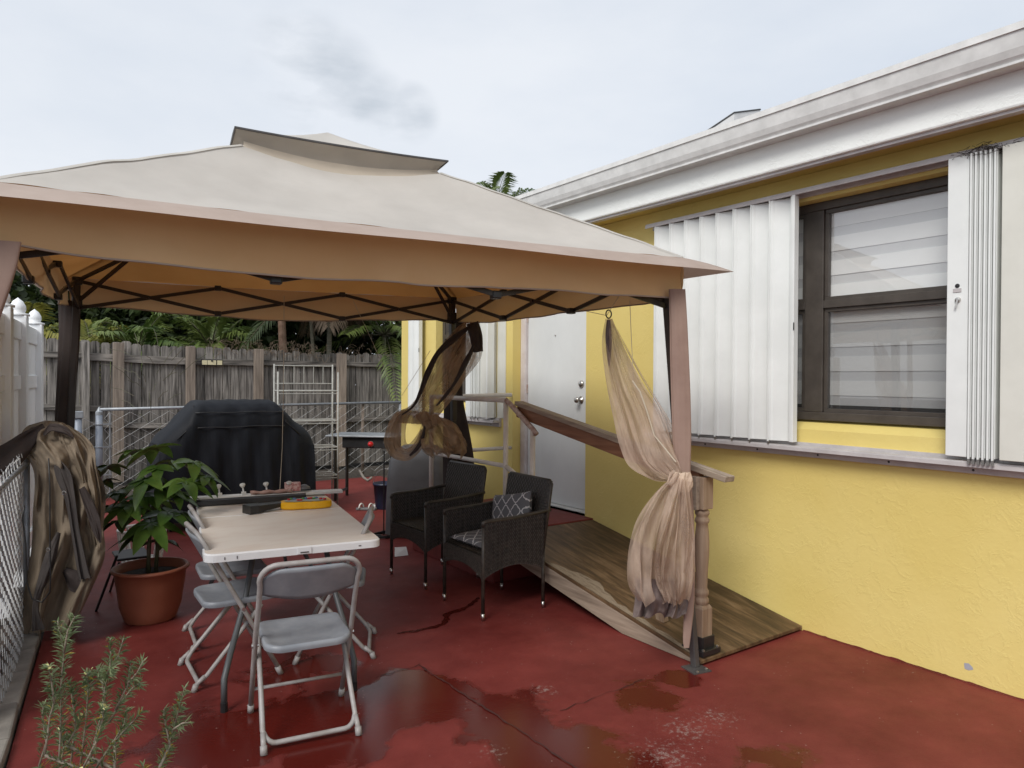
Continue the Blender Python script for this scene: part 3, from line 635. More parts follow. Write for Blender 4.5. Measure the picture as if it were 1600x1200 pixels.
for xx in (XR + .02, 3.78, XW - .04):
    mb = MB(); a0 = max(.004, rampz(2.75) - .11)
    ptsr = [(2.74, .003), (2.74, rampz(2.74) - .024), (4.69, rampz(4.69) - .024), (4.69, rampz(4.69) - .135), (3.3, .003)]
    mb.add([(xx - .019, y, z) for y, z in ptsr] + [(xx + .019, y, z) for y, z in ptsr], [(0, 1, 2, 3, 4), (9, 8, 7, 6, 5)] + [(k, 5 + k, 5 + (k + 1) % 5, (k + 1) % 5) for k in range(5)])
    mb.build('stringer', MT['lumber'], ramp, bevel=.003)
# bare worn strip along the outer edge: a thin peeled sheet of veneer
mb = MB(); L_, R_ = [], []
for i in range(25):
    t = i / 24; y = lerp(2.74, 4.15, t); wd = .045 + .10 * math.exp(-((t - .70) / .16) ** 2) + .012 * math.sin(i * 2.1) + random.uniform(-.006, .006)
    if t > .9: wd *= (1 - t) * 10
    L_.append((XR + .004, y, rampz(y) + .004)); R_.append((XR + max(wd, .01), y, rampz(y) + .004))
mb.grid([L_, R_]); mb.build('worn_edge', mat('worn_veneer', (.27, .215, .155), .8, (.12, .085, .055), 7, (10, 1, 10), 9, .45, .75), ramp)
mb = MB(); c0 = XR + .16; mb.bar((c0, 3.10, rampz(3.1)), (c0 - .03, 3.10, rampz(3.1) + .20), .07, .045); mb.build('baluster_stub', MT['newel'], ramp, bevel=.003)

newel = thing('newel_post', 'turned wooden newel post standing in a black metal post base', 'post', (3.38, 2.70, .03))
nx, ny = G(1103, 1035).x, G(1103, 1035).y
nx, ny = 3.375, 2.745; hw = .045
mb = MB(); rot = Matrix.Rotation(rad(0), 3, 'Z')
mb.box((nx, ny, .190), (2 * hw, 2 * hw, .23)); 
mb.add([(nx + sx * hw, ny + sy * hw, .305) for sx, sy in ((-1, -1), (1, -1), (1, 1), (-1, 1))] + [(nx + sx * hw * .72, ny + sy * hw * .72, .325) for sx, sy in ((-1, -1), (1, -1), (1, 1), (-1, 1))], [(0, 1, 5, 4), (1, 2, 6, 5), (2, 3, 7, 6), (3, 0, 4, 7)])
mb.build('lower_block', MT['newel'], newel, bevel=.003)
mb = MB(); mb.lathe((nx, ny, 0), [(.030, .30), (.036, .325), (.043, .335), (.044, .35), (.038, .362), (.034, .370), (.042, .385), (.043, .402), (.035, .415), (.033, .425), (.035, .50), (.042, .62), (.043, .70), (.037, .77), (.034, .80), (.042, .812), (.043, .825), (.036, .838), (.034, .846), (.042, .858), (.043, .872), (.034, .885), (.03, .90)], 28)
mb.build('turned_shaft', MT['newel'], newel, smooth=True)
mb = MB(); mb.box((nx, ny, .985), (2 * hw, 2 * hw, .19)); mb.build('upper_block', MT['newel'], newel, bevel=.003)
mb = MB(); mb.box((nx - .06, ny + .02, .985), (.030, .075, .195)); mb.build('side_cleat', MT['lumber'], newel, bevel=.003)
base_ = MB(); base_.box((nx, ny, .060), (.16, .16, .034))
base_.box((nx - .052, ny, .110), (.008, .106, .070)); base_.box((nx + .052, ny, .110), (.008, .106, .070)); base_.box((nx, ny - .052, .110), (.096, .008, .070)); base_.box((nx, ny + .052, .110), (.096, .008, .070))
bo = base_.build('post_base', MT['black'], newel, bevel=.003)
for sx in (-1, 1):
    for sy in (-1, 1):
        m2 = MB(); m2.lathe((nx + sx * .064, ny + sy * .068, .077), [(.009, 0), (.009, .006), (.004, .009), (0, .009)], 8); m2.build('bolt', MT['chrome'], bo)

hr = thing('wooden_handrail', 'brown lumber handrail sloping down beside the ramp to the newel post', 'handrail', (3.35, 3.7, .4))
ha = V((3.375, 2.55, 1.085)); hb = V((3.40, 4.62, 1.455))
mb = MB(); mb.bar(hb, ha, .085, .034); mb.build('cap_board', MT['lumber'], hr, bevel=.004)
off = V((0, 0, -.066)); mb = MB(); mb.bar(hb + off + V((.0, 0, 0)), lerp(ha, hb, .10) + off, .040, .092); mb.build('rail_board', MT['redwood'], hr, bevel=.003)

pipe = thing('pipe_railing', 'white painted steel pipe railing round the red landing', 'railing', (3.3, 5.3, .41))
XP = 3.345; zt_, zm_ = 1.474, .94; YN, YF = 4.72, 5.95
def pp_(name, pts, r=.021, m_=MT['pipe']): m2 = MB(); m2.tube(pts, r, 12); return m2.build(name, m_, pipe, smooth=True)
pp_('post', [(XP, YN, .40), (XP, YN, zt_)]); pp_('post', [(XP, YF, .40), (XP, YF, zt_)])
pp_('top_rail', [(XP, YN - .005, zt_ + .002), (XP, YF + .01, zt_)]); pp_('end_rail', [(XP, YF, zt_ - .002), (XW - .02, YF, zt_ + .012)])
pp_('mid_rail', [(XP, YN, zm_), (XP, YF, zm_)], .019); pp_('end_mid_rail', [(XP, YF, zm_), (XW - .02, YF, zm_)], .019)
P2y = 4.36; p2t = 1.262
pp_('ramp_post', [(XP, P2y, .35), (XP, P2y, p2t)])
sp_ = pp_('ramp_rail', [(XP, YN, zt_), (XP - .002, YN - .05, zt_ - .02), (XP, P2y, p2t), (XP, P2y - .045, p2t - .035)], .021, MT['rust'])
pp_('ramp_mid_rail', [(XP, YN, zm_), (XP, P2y, zm_ - .14)], .019)

# ================================================================== FENCES
# --- wooden fence at the back
wf = thing('wooden_fence', 'tall weathered grey wooden board fence with posts and rails behind the patio', 'fence', (2.5, 11.6, 0))
FA = P(20, 560, 10.35); FB = P(690, 580, 14.6); FA.z = 0; FB.z = 0
FD = (FB - FA); FLn = FD.length; FD.normalize(); FN = V((-FD.y, FD.x, 0))
if FN.dot(f0) < 0: FN = -FN
def ftop(px): return 528 + (px - 53) * .0557 if px < 500 else 552.9 + (px - 500) * .013
def fence_px(t):
    q = FA + FD * t - EYE; q.z = 0; return 800 + FPX * q.dot(r0) / q.dot(f0), q.dot(f0)
RotF = Matrix((FD, FN, V((0, 0, 1)))).transposed()
t = 0; k = 0
while t < FLn:
    bw = random.uniform(.125, .150); px, dp = fence_px(t + bw / 2)
    top = CAM_H + (588.5 + .0061 * px - ftop(px)) / FPX * dp + random.uniform(-.025, .02)
    dog = .028
    c = FA + FD * (t + bw / 2) + FN * (.045 + random.uniform(-.004, .004))
    m2 = MB(); hwb = bw / 2 - random.uniform(.002, .006); lean = random.uniform(-.006, .006)
    pr = [(-hwb, .02), (hwb, .02), (hwb + lean, top - dog), (hwb - dog + lean, top), (-hwb + dog + lean, top), (-hwb + lean, top - dog)]
    vs = [c + FD * a - FN * .009 + V((0, 0, b)) for a, b in pr] + [c + FD * a + FN * .009 + V((0, 0, b)) for a, b in pr]
    m2.add(vs, [(0, 1, 2, 3, 4, 5), (11, 10, 9, 8, 7, 6)] + [(i, 6 + i, 6 + (i + 1) % 6, (i + 1) % 6) for i in range(6)])
    m2.build('board', MT['fence'], wf, origin=c)
    t += bw; k += 1
def t_at(px):
    lo, hi = 0, FLn
    for _ in range(40):
        m_ = (lo + hi) / 2
        if fence_px(m_)[0] < px: lo = m_
        else: hi = m_
    return lo
def zat(px, py):
    dp = fence_px(t_at(px))[1]; return CAM_H + (588.5 + .0061 * px - py) / FPX * dp
for (pa, pb, ya, yb, h) in ((45, 134, 554, 557, .09), (134, 296, 558.5, 566, .12), (296, 402, 566, 568.5, .10), (402, 530, 567.5, 571, .09), (530, 680, 570, 573, .085)):
    a = FA + FD * t_at(pa); b = FA + FD * t_at(pb); a.z = zat(pa, ya); b.z = zat(pb, yb)
    m2 = MB(); m2.bar(a, b, .036, h); m2.build('rail', MT['fencerail'], wf, bevel=.003)
for (pa, pb, ya, yb) in ((40, 160, 636, 640), (134, 300, 664, 668), (300, 530, 662, 658), (530, 690, 657, 652)):
    a = FA + FD * t_at(pa); b = FA + FD * t_at(pb); a.z = zat(pa, ya); b.z = zat(pb, yb)
    m2 = MB(); m2.bar(a, b, .036, .09); m2.build('rail', MT['fencerail'], wf, bevel=.003)
for (px, top, wd, m_) in ((133, 536, .10, 'fence'), (184, 537, .15, 'fencepost'), (296, 543, .135, 'fencepost'), (402, 547, .15, 'fencepost'), (531, 554, .165, 'fencepost')):
    c = FA + FD * t_at(px) - FN * .075; zt2 = zat(px, top)
    m2 = MB(); m2.box(c + V((0, 0, zt2 / 2)), (wd, .10, zt2), RotF); m2.build('post', MT[m_], wf, bevel=.006, origin=c)
# solar light on the rail
a = FA + FD * t_at(329) - FN * .04; a.z = zat(329, 568)
sl_ = thing('solar_light', 'small three-panel outdoor light mounted on the wooden fence rail', 'light', a)
for i, (dxp, w_) in enumerate(((-.115, .085), (0, .14), (.125, .085))):
    m2 = MB(); m2.box(a + FD * dxp - FN * .03, (w_ + .02, .03, .10), RotF); h_ = m2.build('housing', MT['blackplastic'], sl_, bevel=.004)
    m2 = MB(); m2.box(a + FD * dxp - FN * .047, (w_ - .005, .006, .075), RotF); m2.build('lens', MT['lightlens'], sl_, bevel=.002)
m2 = MB(); m2.lathe(a - FN * .05 + V((0, 0, .03)), [(.016, 0), (.014, .012), (0, .018)], 12, -FN); m2.build('sensor', MT['blackplastic'], sl_)

def chainlink(name, mb, a, b, z0, z1, cell, r, flare=0.0, sag=None):
    """diamond mesh of zig-zag wires between two ground points"""
    a, b = V(a), V(b); d = (b - a); L = d.length; d.normalize(); nn = V((-d.y, d.x, 0)); n_ = int(L / cell) + 1; rows = int((z1 - z0) / (cell * .58))
    for i in range(n_):
        pts = []
        for k in range(rows + 1):
            s_ = (i + (.5 if (k + i) % 2 else -.5)) * cell; s_ = min(max(s_, 0), L)
            z = z0 + (z1 - z0) * k / rows
            pts.append(a + d * s_ + nn * ((.006 if ((k + i) % 2) else -.006) + (sag(s_, z) if sag else 0)) + V((0, 0, z)))
        if flare: pts.append(pts[-1] + V((random.uniform(-.02, .02), random.uniform(-.02, .02), flare)))
        mb.tube(pts, r, 4, cap=False)
# --- back chain link fence
cf = thing('chain_link_fence', 'galvanised chain link fence with top rail in front of the wooden boards', 'fence', (3.4, 11.0, 0))
CA = P(155, 640, 9.35); CB = P(640, 628, 12.8); ca = V((CA.x, CA.y, 0)); cb = V((CB.x, CB.y, 0))
mb = MB(); chainlink('mesh', mb, ca + V((.06, 0, 0)), cb, .05, 1.17, .125, .0034); o = mb.build('wire_mesh', MT['wire'], cf); o['kind'] = 'stuff'
mb = MB(); mb.tube([CA, lerp(CA, CB, .35), CB], .022, 10); mb.build('top_rail', MT['galv'], cf, smooth=True)
zt1 = P(155, 648, 9.35).z
mb = MB(); mb.tube([ca, V((ca.x, ca.y, zt1))], .042, 14); tp = mb.build('post', MT['bluesteel'], cf, smooth=True)
mb = MB(); mb.lathe((ca.x, ca.y, zt1 - .002), [(.044, 0), (.044, .04), (.03, .055), (.012, .095), (0, .11)], 14); mb.build('cap', MT['galv'], tp)
for zz in (.35, .72, 1.02):
    mb = MB(); mb.tube([V((ca.x, ca.y, zz)) + V((math.cos(q) * .047, math.sin(q) * .047, 0)) for q in [i * math.pi / 8 for i in range(16)]], .007, 6, closed=True); mb.bar((ca.x, ca.y - .04, zz), (ca.x + .14, ca.y - .02, zz), .01, .02); mb.build('tension_band', MT['galv'], tp)
mb = MB(); mb.tube([ca + V((.125, 0, .06)), ca + V((.125, 0, 1.16))], .008, 8); mb.build('tension_bar', MT['galv'], cf)
pq = P(670, 0, 12.6)
for px in (567, 625):
    tt = (px - 155) / (640 - 155); q = P(px, 628, lerp(9.35, 12.8, tt ** 1.25)); zq = 1.2
    mb = MB(); mb.tube([(q.x, q.y, 0), (q.x, q.y, zq)], .026, 10); mb.build('line_post', MT['fencepost'] if px == 567 else MT['galv'], cf, smooth=True)
# gate post left of it
q = P(122, 660, 9.1); mb = MB(); mb.tube([(q.x, q.y, 0), (q.x, q.y, P(122, 652, 9.1).z)], .044, 14); gp = mb.build('gate_post', MT['bluesteel'], cf, smooth=True)
mb = MB(); mb.box((q.x, q.y, P(122, 648, 9.1).z), (.11, .11, .09)); mb.build('gate_post_cap', MT['galv'], gp, bevel=.008)
mb = MB(); chainlink('mesh', mb, V((q.x - .35, q.y - .02, 0)), V((ca.x, ca.y, 0)), .05, 1.1, .125, .0034); o = mb.build('wire_mesh', MT['wire'], cf); o['kind'] = 'stuff'

# --- left chain link fence, sagging
lf = thing('side_chain_link_fence', 'sagging side chain link fence with frayed wire ends under the brown netting', 'fence', (.05, 4.4, 0))
la = V((-.26, 2.0, 0)); lb = V((.135, 5.36, 0))
def sagf(s_, z): return .020 * math.sin(z * 2.4) + .008 * math.sin(s_ * 4 + z * 2)
mb = MB(); chainlink('mesh', mb, la, lb, .02, 1.16, .066, .0021, .022, sagf); o = mb.build('wire_mesh', MT['wire'], lf); o['kind'] = 'stuff'
mb = MB(); mb.tube([la + V((0, 0, 1.12)), lerp(la, lb, .5) + V((-.02, 0, 1.10)), lb + V((0, 0, 1.10))], .014, 8); mb.build('top_rail', MT['galv'], lf, smooth=True)
mb = MB(); mb.tube([lb, lb + V((0, 0, 1.14))], .018, 10); mb.build('post', MT['galv'], lf, smooth=True)

# --- white vinyl fence beyond
vf = thing('vinyl_fence', 'white vinyl privacy fence with domed post caps at the side boundary', 'fence', (.1, 6.8, 0))
va = V((-.12, 5.05, 0)); vb = V((.255, 7.85, 0)); vd = (vb - va); vl = vd.length; vd.normalize(); vn = V((-vd.y, vd.x, 0)); RV = Matrix((vd, vn, V((0, 0, 1)))).transposed()
for s_ in (vl * .33, vl * .62, vl):
    c = va + vd * s_; m2 = MB(); m2.box(c + V((0, 0, 1.06)), (.13, .13, 2.12), RV); po = m2.build('post', MT['pvc'], vf, bevel=.006)
    m2 = MB(); m2.lathe(c + V((0, 0, 2.121)), [(.080, 0), (.080, .016), (.046, .024), (.056, .05), (.052, .08), (.034, .115), (.010, .135), (0, .145)], 16); m2.build('cap', MT['pvc'], po, smooth=True)
for zz, h in ((2.0, .14), (1.60, .11), (.25, .14)):
    m2 = MB(); m2.box(va + vd * vl / 2 + V((0, 0, zz)) - vn * 0, (vl - .14, .06, h), RV); m2.build('rail', MT['pvc'], vf, bevel=.004)
s_ = .06
while s_ < vl - .05:
    m2 = MB(); m2.box(va + vd * s_ + V((0, 0, 1.11)), (.112, .028, 1.70), RV); m2.build('plank', MT['pvc'], vf, bevel=.005); s_ += .117

# --- concrete edging blocks along the slab
ys_ = [3.52, 3.87, 4.27, 4.70, 5.06, 5.36]
for i in range(len(ys_) - 1):
    a, b = ys_[i] + .008, ys_[i + 1] - .008; m2 = MB(); x = LE((a + b) / 2) - .075
    m2.box((x, (a + b) / 2, -.01), (.125, b - a, .10), Matrix.Rotation(-rad(6.7) + random.uniform(-.03, .03), 3, 'Z') @ Matrix.Rotation(random.uniform(-.03, .03), 3, 'X'))
    o = m2.build('edging_block', MT['concrete'], bevel=.01, origin=(x, (a + b) / 2, 0)); tag(o, 'worn concrete edging block in the row along the red slab', 'block', 'edging blocks along the slab')
mb = MB()
for k in range(420):
    y = random.uniform(2.6, 5.4); x = LE(y) - .15 - abs(random.gauss(0, .12)); c = V((x, y, -.05 + random.random() * .03)); a = random.uniform(0, 6.28); l = random.uniform(.015, .045)
    d = V((math.cos(a), math.sin(a), random.uniform(-.3, .5))) * l; e = V((-math.sin(a), math.cos(a), random.uniform(-.3, .3))) * l * .4
    mb.quad(c - d, c + e, c + d, c - e)
o = mb.build('leaf_litter', mat('dead_leaves', (.035, .022, .014), .9, (.16, .10, .06), 3, lo=.4, hi=.7)); tag(o, 'dry brown leaf litter along the side fence', 'leaves', kind='stuff')

# things half seen through the side fence
mb = MB(); mb.box((-.42, 4.75, .33), (.4, .9, .62)); o = mb.build('storage_tote', MT['blueplastic'], bevel=.03); tag(o, 'pale blue storage tote behind the side chain link fence', 'box')
mb = MB(); mb.lathe((-.22, 4.15, .64), [(.05, 0), (.06, .12), (.05, .125), (.045, .01), (0, .01)], 16); o = mb.build('red_cup', MT['redplastic'], smooth=False); tag(o, 'red plastic cup behind the side chain link fence', 'cup')
mb = MB(); mb.box((-.40, 4.1, .31), (.42, .26, .62)); o = mb.build('crate', MT['whiteplastic'], bevel=.02); tag(o, 'white plastic crate behind the side fence carrying the red cup', 'crate')

# ================================================================== GAZEBO
FLc, FRc, BRc, BLc = V((-.05, 3.25, 0)), V((3.165, 2.715, 0)), V((3.42, 5.62, 0)), V((.41, 6.36, 0))
CR = [FLc, FRc, BRc, BLc]; CZ = [2.365, 2.345, 2.40, 2.41]
CEN = sum(CR, V((0, 0, 0))) / 4
gz = thing('gazebo', 'beige pop-up canopy gazebo with brown trim and dark steel folding frame', 'gazebo', (CEN.x, CEN.y, 0))
e1 = V((.984, -.177, 0)); e2 = V((.177, .984, 0)); so = .58
OP = [CEN - e1 * so - e2 * so, CEN + e1 * so - e2 * so, CEN + e1 * so + e2 * so, CEN - e1 * so + e2 * so]
def ringpt(corners, zs, i, t, sagz=0): 
    a, b = corners[i], corners[(i + 1) % 4]; p = lerp(a, b, t); z = lerp(zs[i], zs[(i + 1) % 4], t) - sagz * 4 * t * (1 - t); return V((p.x, p.y, z))
# main roof panels
NT, NU = 60, 26; rows = []
for u_ in range(NU + 1):
    uu = u_ / NU; rw = []
    for i in range(4):
        for k in range(NT):
            t = k / NT; lo_ = ringpt(CR, CZ, i, t, .012); hi_ = ringpt(OP, [2.915] * 4, i, t, .075)
            p = lerp(lo_, hi_, uu); p.z -= .055 * 4 * uu * (1 - uu) * (math.sin(math.pi * t) ** .7)
            p.z += .008 * math.sin(uu * 9 + t * 5 + i) * math.sin(math.pi * t) * uu + .008 * math.sin(t * 23 + uu * 4) * uu * (1 - uu)
            # rafter kinks push the hips up
            hip = max(0, 1 - min(t, 1 - t) / .10); p.z += .004 * hip * (math.exp(-((uu - .38) / .07) ** 2) + math.exp(-((uu - .86) / .06) ** 2))
            rw.append(p)
    rows.append(rw)
for rw in rows:
    for p in rw: p.z += .006 * mnoise.noise(V((p.x * 2.2, p.y * 2.2, 3.1))) + .006 * mnoise.noise(V((p.x * 7, p.y * 5, 9.1)))
mb = MB(); mb.grid(rows, True); can = mb.build('canopy', MT['canopytop'], gz, smooth=True)
mb = MB(); mb.grid([[p - V((0, 0, .010)) for p in rw] for rw in rows], True); mb.build('lining', MT['lining'], can, smooth=True)
for i in range(4):
    mb = MB(); ln_ = [rw[i * NT] for rw in rows]; dirs = [(rows[0][(i * NT + 2) % (4 * NT)] - rows[0][i * NT]).normalized(), (rows[0][i * NT - 2] - rows[0][i * NT]).normalized()]
    mb.grid([[p + dirs[0] * .02 + V((0, 0, .0015)) for p in ln_], [p + V((0, 0, .006)) for p in ln_], [p + dirs[1] * .02 + V((0, 0, .0015)) for p in ln_]]); mb.build('hip_seam', MT['canopytop'], can, smooth=True)
# brown edge flap
ov = .185; TIP = []
for i in range(4):
    c = CR[i]; d = (c - CEN); d.normalize()
    dd = ((CR[i] - CR[(i + 1) % 4]).normalized() + (CR[i] - CR[(i + 3) % 4]).normalized()) * ov; TIP.append(c + dd)
TZ = [z - .09 for z in CZ]
mb = MB(); rows = []
for u_ in range(5):
    uu = u_ / 4; rw = []
    for i in range(4):
        for k in range(NT):
            t = k / NT; a = ringpt(CR, [z + .001 for z in CZ], i, t, .012); b = ringpt(TIP, TZ, i, t, .0); p = lerp(a, b, uu); p.z += .003 * math.sin(t * 14 + i) * uu + .006 * math.sin(math.pi * uu)
            rw.append(p)
    rows.append(rw)
mb.grid(rows, True); mb.build('edge_flap', MT['canopyband'], gz, smooth=True)
# valances
for i in range(4):
    mb = MB(); rows = []
    for u_ in range(9):
        uu = u_ / 8; rw = []
        for k in range(NT + 1):
            t = k / NT; a = ringpt(CR, CZ, i, t, .012); inn = (CEN - a); inn.z = 0; inn.normalize()
            dz = -.012 - uu * (.205 + .012 * math.sin(t * 7 + i * 2) + .03 * math.sin(math.pi * t))
            wv = .010 * math.sin(t * 19 + i) * uu + .012 * math.sin(t * 8 + 1 + i * 3) * math.sin(math.pi * uu)
            nz = mnoise.noise(V((a.x * 3, a.y * 3, uu * 1.6 + i * 7))) * .020 + mnoise.noise(V((a.x * 9, a.y * 9, uu * 3 + i * 3))) * .012; rw.append(a + inn * (.016 + wv + nz * (.25 + uu)) + V((0, 0, dz + .010 * uu * mnoise.noise(V((a.x * 4, a.y * 4, 5.5))))))
        rows.append(rw)
    mb.grid(rows); va_ = mb.build('valance', MT['valance'], gz, smooth=True)
    m2 = MB(); m2.tube([p + V((0, 0, -.004)) for p in rows[-1]], .005, 5); m2.build('hem', MT['canopyband'], va_)
# vented cap
so2 = .61; CO = [CEN - e1 * so2 - e2 * so2, CEN + e1 * so2 - e2 * so2, CEN + e1 * so2 + e2 * so2, CEN - e1 * so2 + e2 * so2]
CZ2 = [3.0, 2.985, 3.0, 3.0]; pk_ = CEN + V((0, 0, 3.255)); rows = []
for u_ in range(8):
    uu = u_ / 7; rw = []
    for i in range(4):
        for k in range(12):
            t = k / 12; p = lerp(ringpt(CO, CZ2, i, t, .01), pk_, uu); p.z -= .05 * 4 * uu * (1 - uu) * math.sin(math.pi * t) * .5 + .03 * math.sin(math.pi * uu); rw.append(p)
    rows.append(rw)
mb = MB(); mb.grid(rows, True); cap_ = mb.build('vent_cap', MT['canopytop'], gz, smooth=True)
mb = MB(); mb.tube([ringpt(CO, CZ2, i, k / 12, .01) for i in range(4) for k in range(12)], .007, 5, closed=True); mb.build('cap_hem', MT['greysteel'], cap_)
def ventrows(u0_, u1_, off):
    rows = []
    for u_ in range(5):
        uu = lerp(u0_, u1_, u_ / 4); rw = []
        for i in range(4):
            for k in range(16):
                t = k / 16; a = ringpt(CO, CZ2, i, t, .012); b = ringpt(OP, [2.898] * 4, i, t, .078); p = lerp(a, b, uu); inn = (CEN - p); inn.z = 0; p = p + inn.normalized() * (.05 * math.sin(math.pi * uu) + off + .008 * mnoise.noise(V((p.x * 9, p.y * 9, uu * 3)))); rw.append(p)
        rows.append(rw)
    return rows
mb = MB(); mb.grid(ventrows(0, .56, 0), True); mb.build('vent_netting', MT['ventnet'], gz, smooth=True)
mb = MB(); mb.grid(ventrows(.53, 1.0, -.004), True); mb.build('vent_skirt', mat('beige_vent_skirt', (.56, .49, .40), .85, (.62, .545, .45), 5, trans=.3, bump=.3, bscale=14), gz, smooth=True)
mb = MB(); mb.tube([CEN + V((0, 0, 2.78)), CEN + V((0, 0, 3.24))], .016, 8); mb.build('centre_pole', MT['frame'], gz)
# legs
foot = {0: V((-.08, 3.22, .0)), 1: V((3.235, 2.672, 0)), 2: V((3.40, 5.60, .41)), 3: V((.39, 6.33, 0))}
LEGT = []
for i in range(4):
    top = V((CR[i].x, CR[i].y, CZ[i] - .04)); inn = (CEN - CR[i]).normalized() * .105; inn.z = 0; top = top + inn if i else top + e2 * .1 - e1 * .03; b = foot[i]; LEGT.append(top)
    mid = lerp(b, top, .52)
    m2 = MB(); m2.bar(b + V((0, 0, .006)), mid, .038, .038); lg = m2.build('leg', MT['greysteel'] if i == 1 else MT['frame'], gz, bevel=.004)
    m2 = MB(); m2.bar(lerp(b, top, .44), top, .048, .048); m2.build('upper_leg', MT['frame'], gz, bevel=.004)
    m2 = MB(); m2.box(b + V((-.015, -.02, .004)), (.12, .12, .007), Matrix.Rotation(rad(-12), 3, 'Z')); fp = m2.build('foot_plate', MT['greysteel'], lg)
    for q in (-.04, .035):
        m2 = MB(); m2.lathe(b + V((q - .015, -.062, .008)), [(.008, 0), (.008, .005), (.004, .008), (0, .008)], 8); m2.build('bolt', MT['chrome'], lg)
    m2 = MB(); m2.bar(top - V((0, 0, .19)), top - V((0, 0, .11)), .066, .066); m2.build('slider', MT['blackplastic'], gz, bevel=.006)
    m2 = MB(); m2.bar(top - V((0, 0, .03)), top + V((0, 0, .03)), .066, .066); m2.build('corner_bracket', MT['blackplastic'], gz, bevel=.006)
# scissor trusses, three crossings per side
for i in range(4):
    A_, B_ = LEGT[i], LEGT[(i + 1) % 4]; n3 = 3
    for k in range(n3):
        a0 = lerp(A_, B_, k / n3); a1 = lerp(A_, B_, (k + 1) / n3); hi_, lo_ = V((0, 0, .0)), V((0, 0, -.235 if i == 0 else -.205))
        s1 = (a0 + hi_, a1 + lo_); s2 = (a0 + lo_, a1 + hi_); nn = (CEN - lerp(A_, B_, .5)); nn.z = 0; nn.normalize()
        for q, (p, r) in enumerate((s1, s2)):
            m2 = MB(); m2.bar(p + nn * (.012 if q else -.012), r + nn * (.012 if q else -.012), .014, .026); m2.build('truss_bar', MT['frame'], gz)
        m2 = MB(); cj = lerp(s1[0], s1[1], .5); m2.lathe(cj - nn * .028, [(.011, 0), (.011, .056), (0, .056)], 8, nn); m2.build('pivot', MT['blackplastic'], gz)
        if k:
            for zz in (0, -.235 if i == 0 else -.205):
                m2 = MB(); m2.box(a0 + V((0, 0, zz)), (.05, .05, .04), Matrix.Rotation(math.atan2((B_ - A_).y, (B_ - A_).x), 3, 'Z')); kn = m2.build('knuckle', MT['blackplastic'], gz, bevel=.006)
# rafters and braces
for i in range(4):
    top = LEGT[i]; hub = OP[i] + V((0, 0, 2.86)); hub = lerp(hub, CEN + V((0, 0, 2.90)), .05)
    midr = lerp(top, hub, .46) + V((0, 0, -.015)); m2 = MB(); m2.bar(top, midr, .022, .022); m2.build('rafter', MT['frame'], gz); m2 = MB(); m2.bar(midr, hub, .020, .020); m2.build('rafter', MT['frame'], gz)
    m2 = MB(); m2.bar(top - V((0, 0, .16)), lerp(top, hub, .40) + V((0, 0, -.02)), .018, .024); m2.build('brace', MT['frame'], gz)
    m2 = MB(); m2.bar(hub, CEN + V((0, 0, 3.0)), .018, .018); m2.build('rafter', MT['frame'], gz)

# ---- loft for gathered cloth: px outline (y, left, right) at a depth
def loft(secs, depth, th=.4, pleats=9, amp=.10, n=72, closed_end=False, dfun=None, seed=0, fine=6):
    rnd = random.Random(seed); ph = [rnd.uniform(0, 6.28) for _ in range(6)]; rows = []; out_ = []
    for s_ in range(len(secs) - 1):
        y0, l0, r0_ = secs[s_][:3]; y1, l1, r1_ = secs[s_ + 1][:3]
        for j in range(fine): q = j / fine; out_.append((lerp(y0, y1, q), lerp(l0, l1, q), lerp(r0_, r1_, q), (s_ + q) / (len(secs) - 1)))
    out_.append((*secs[-1][:3], 1.0))
    # smooth the outline
    sm = []
    for i in range(len(out_)):
        a, b, c = out_[max(i - 2, 0)], out_[i], out_[min(i + 2, len(out_) - 1)]
        sm.append(tuple((a[k] + 2 * b[k] + c[k]) / 4 for k in range(4)) if 2 <= i < len(out_) - 2 else b)
    for (y, l, r, tt) in sm:
        d = depth if dfun is None else dfun(tt); c = P((l + r) / 2, y, d); hw_ = (r - l) / 2 / FPX * d; rw = []
        for k in range(n):
            th_ = 2 * math.pi * k / n
            w_ = 1 + amp * math.cos(pleats * th_ + ph[0] + 1.4 * math.sin(tt * 3 + ph[1])) + amp * .5 * math.sin((pleats * 2 + 1) * th_ + ph[2] + tt * 4) + amp * .35 * math.sin(3 * th_ + ph[3] + tt * 6)
            w_ /= (1 + amp * .9)
            rw.append(c + r0 * (hw_ * w_ * math.cos(th_)) + f0 * (max(hw_ * th, .006) * w_ * math.sin(th_)) + V((0, 0, .012 * amp * 10 * hw_ * math.sin(4 * th_ + ph[4] + tt * 5))))
        rows.append(rw)
    m_ = MB(); m_.grid(rows, True)
    return m_

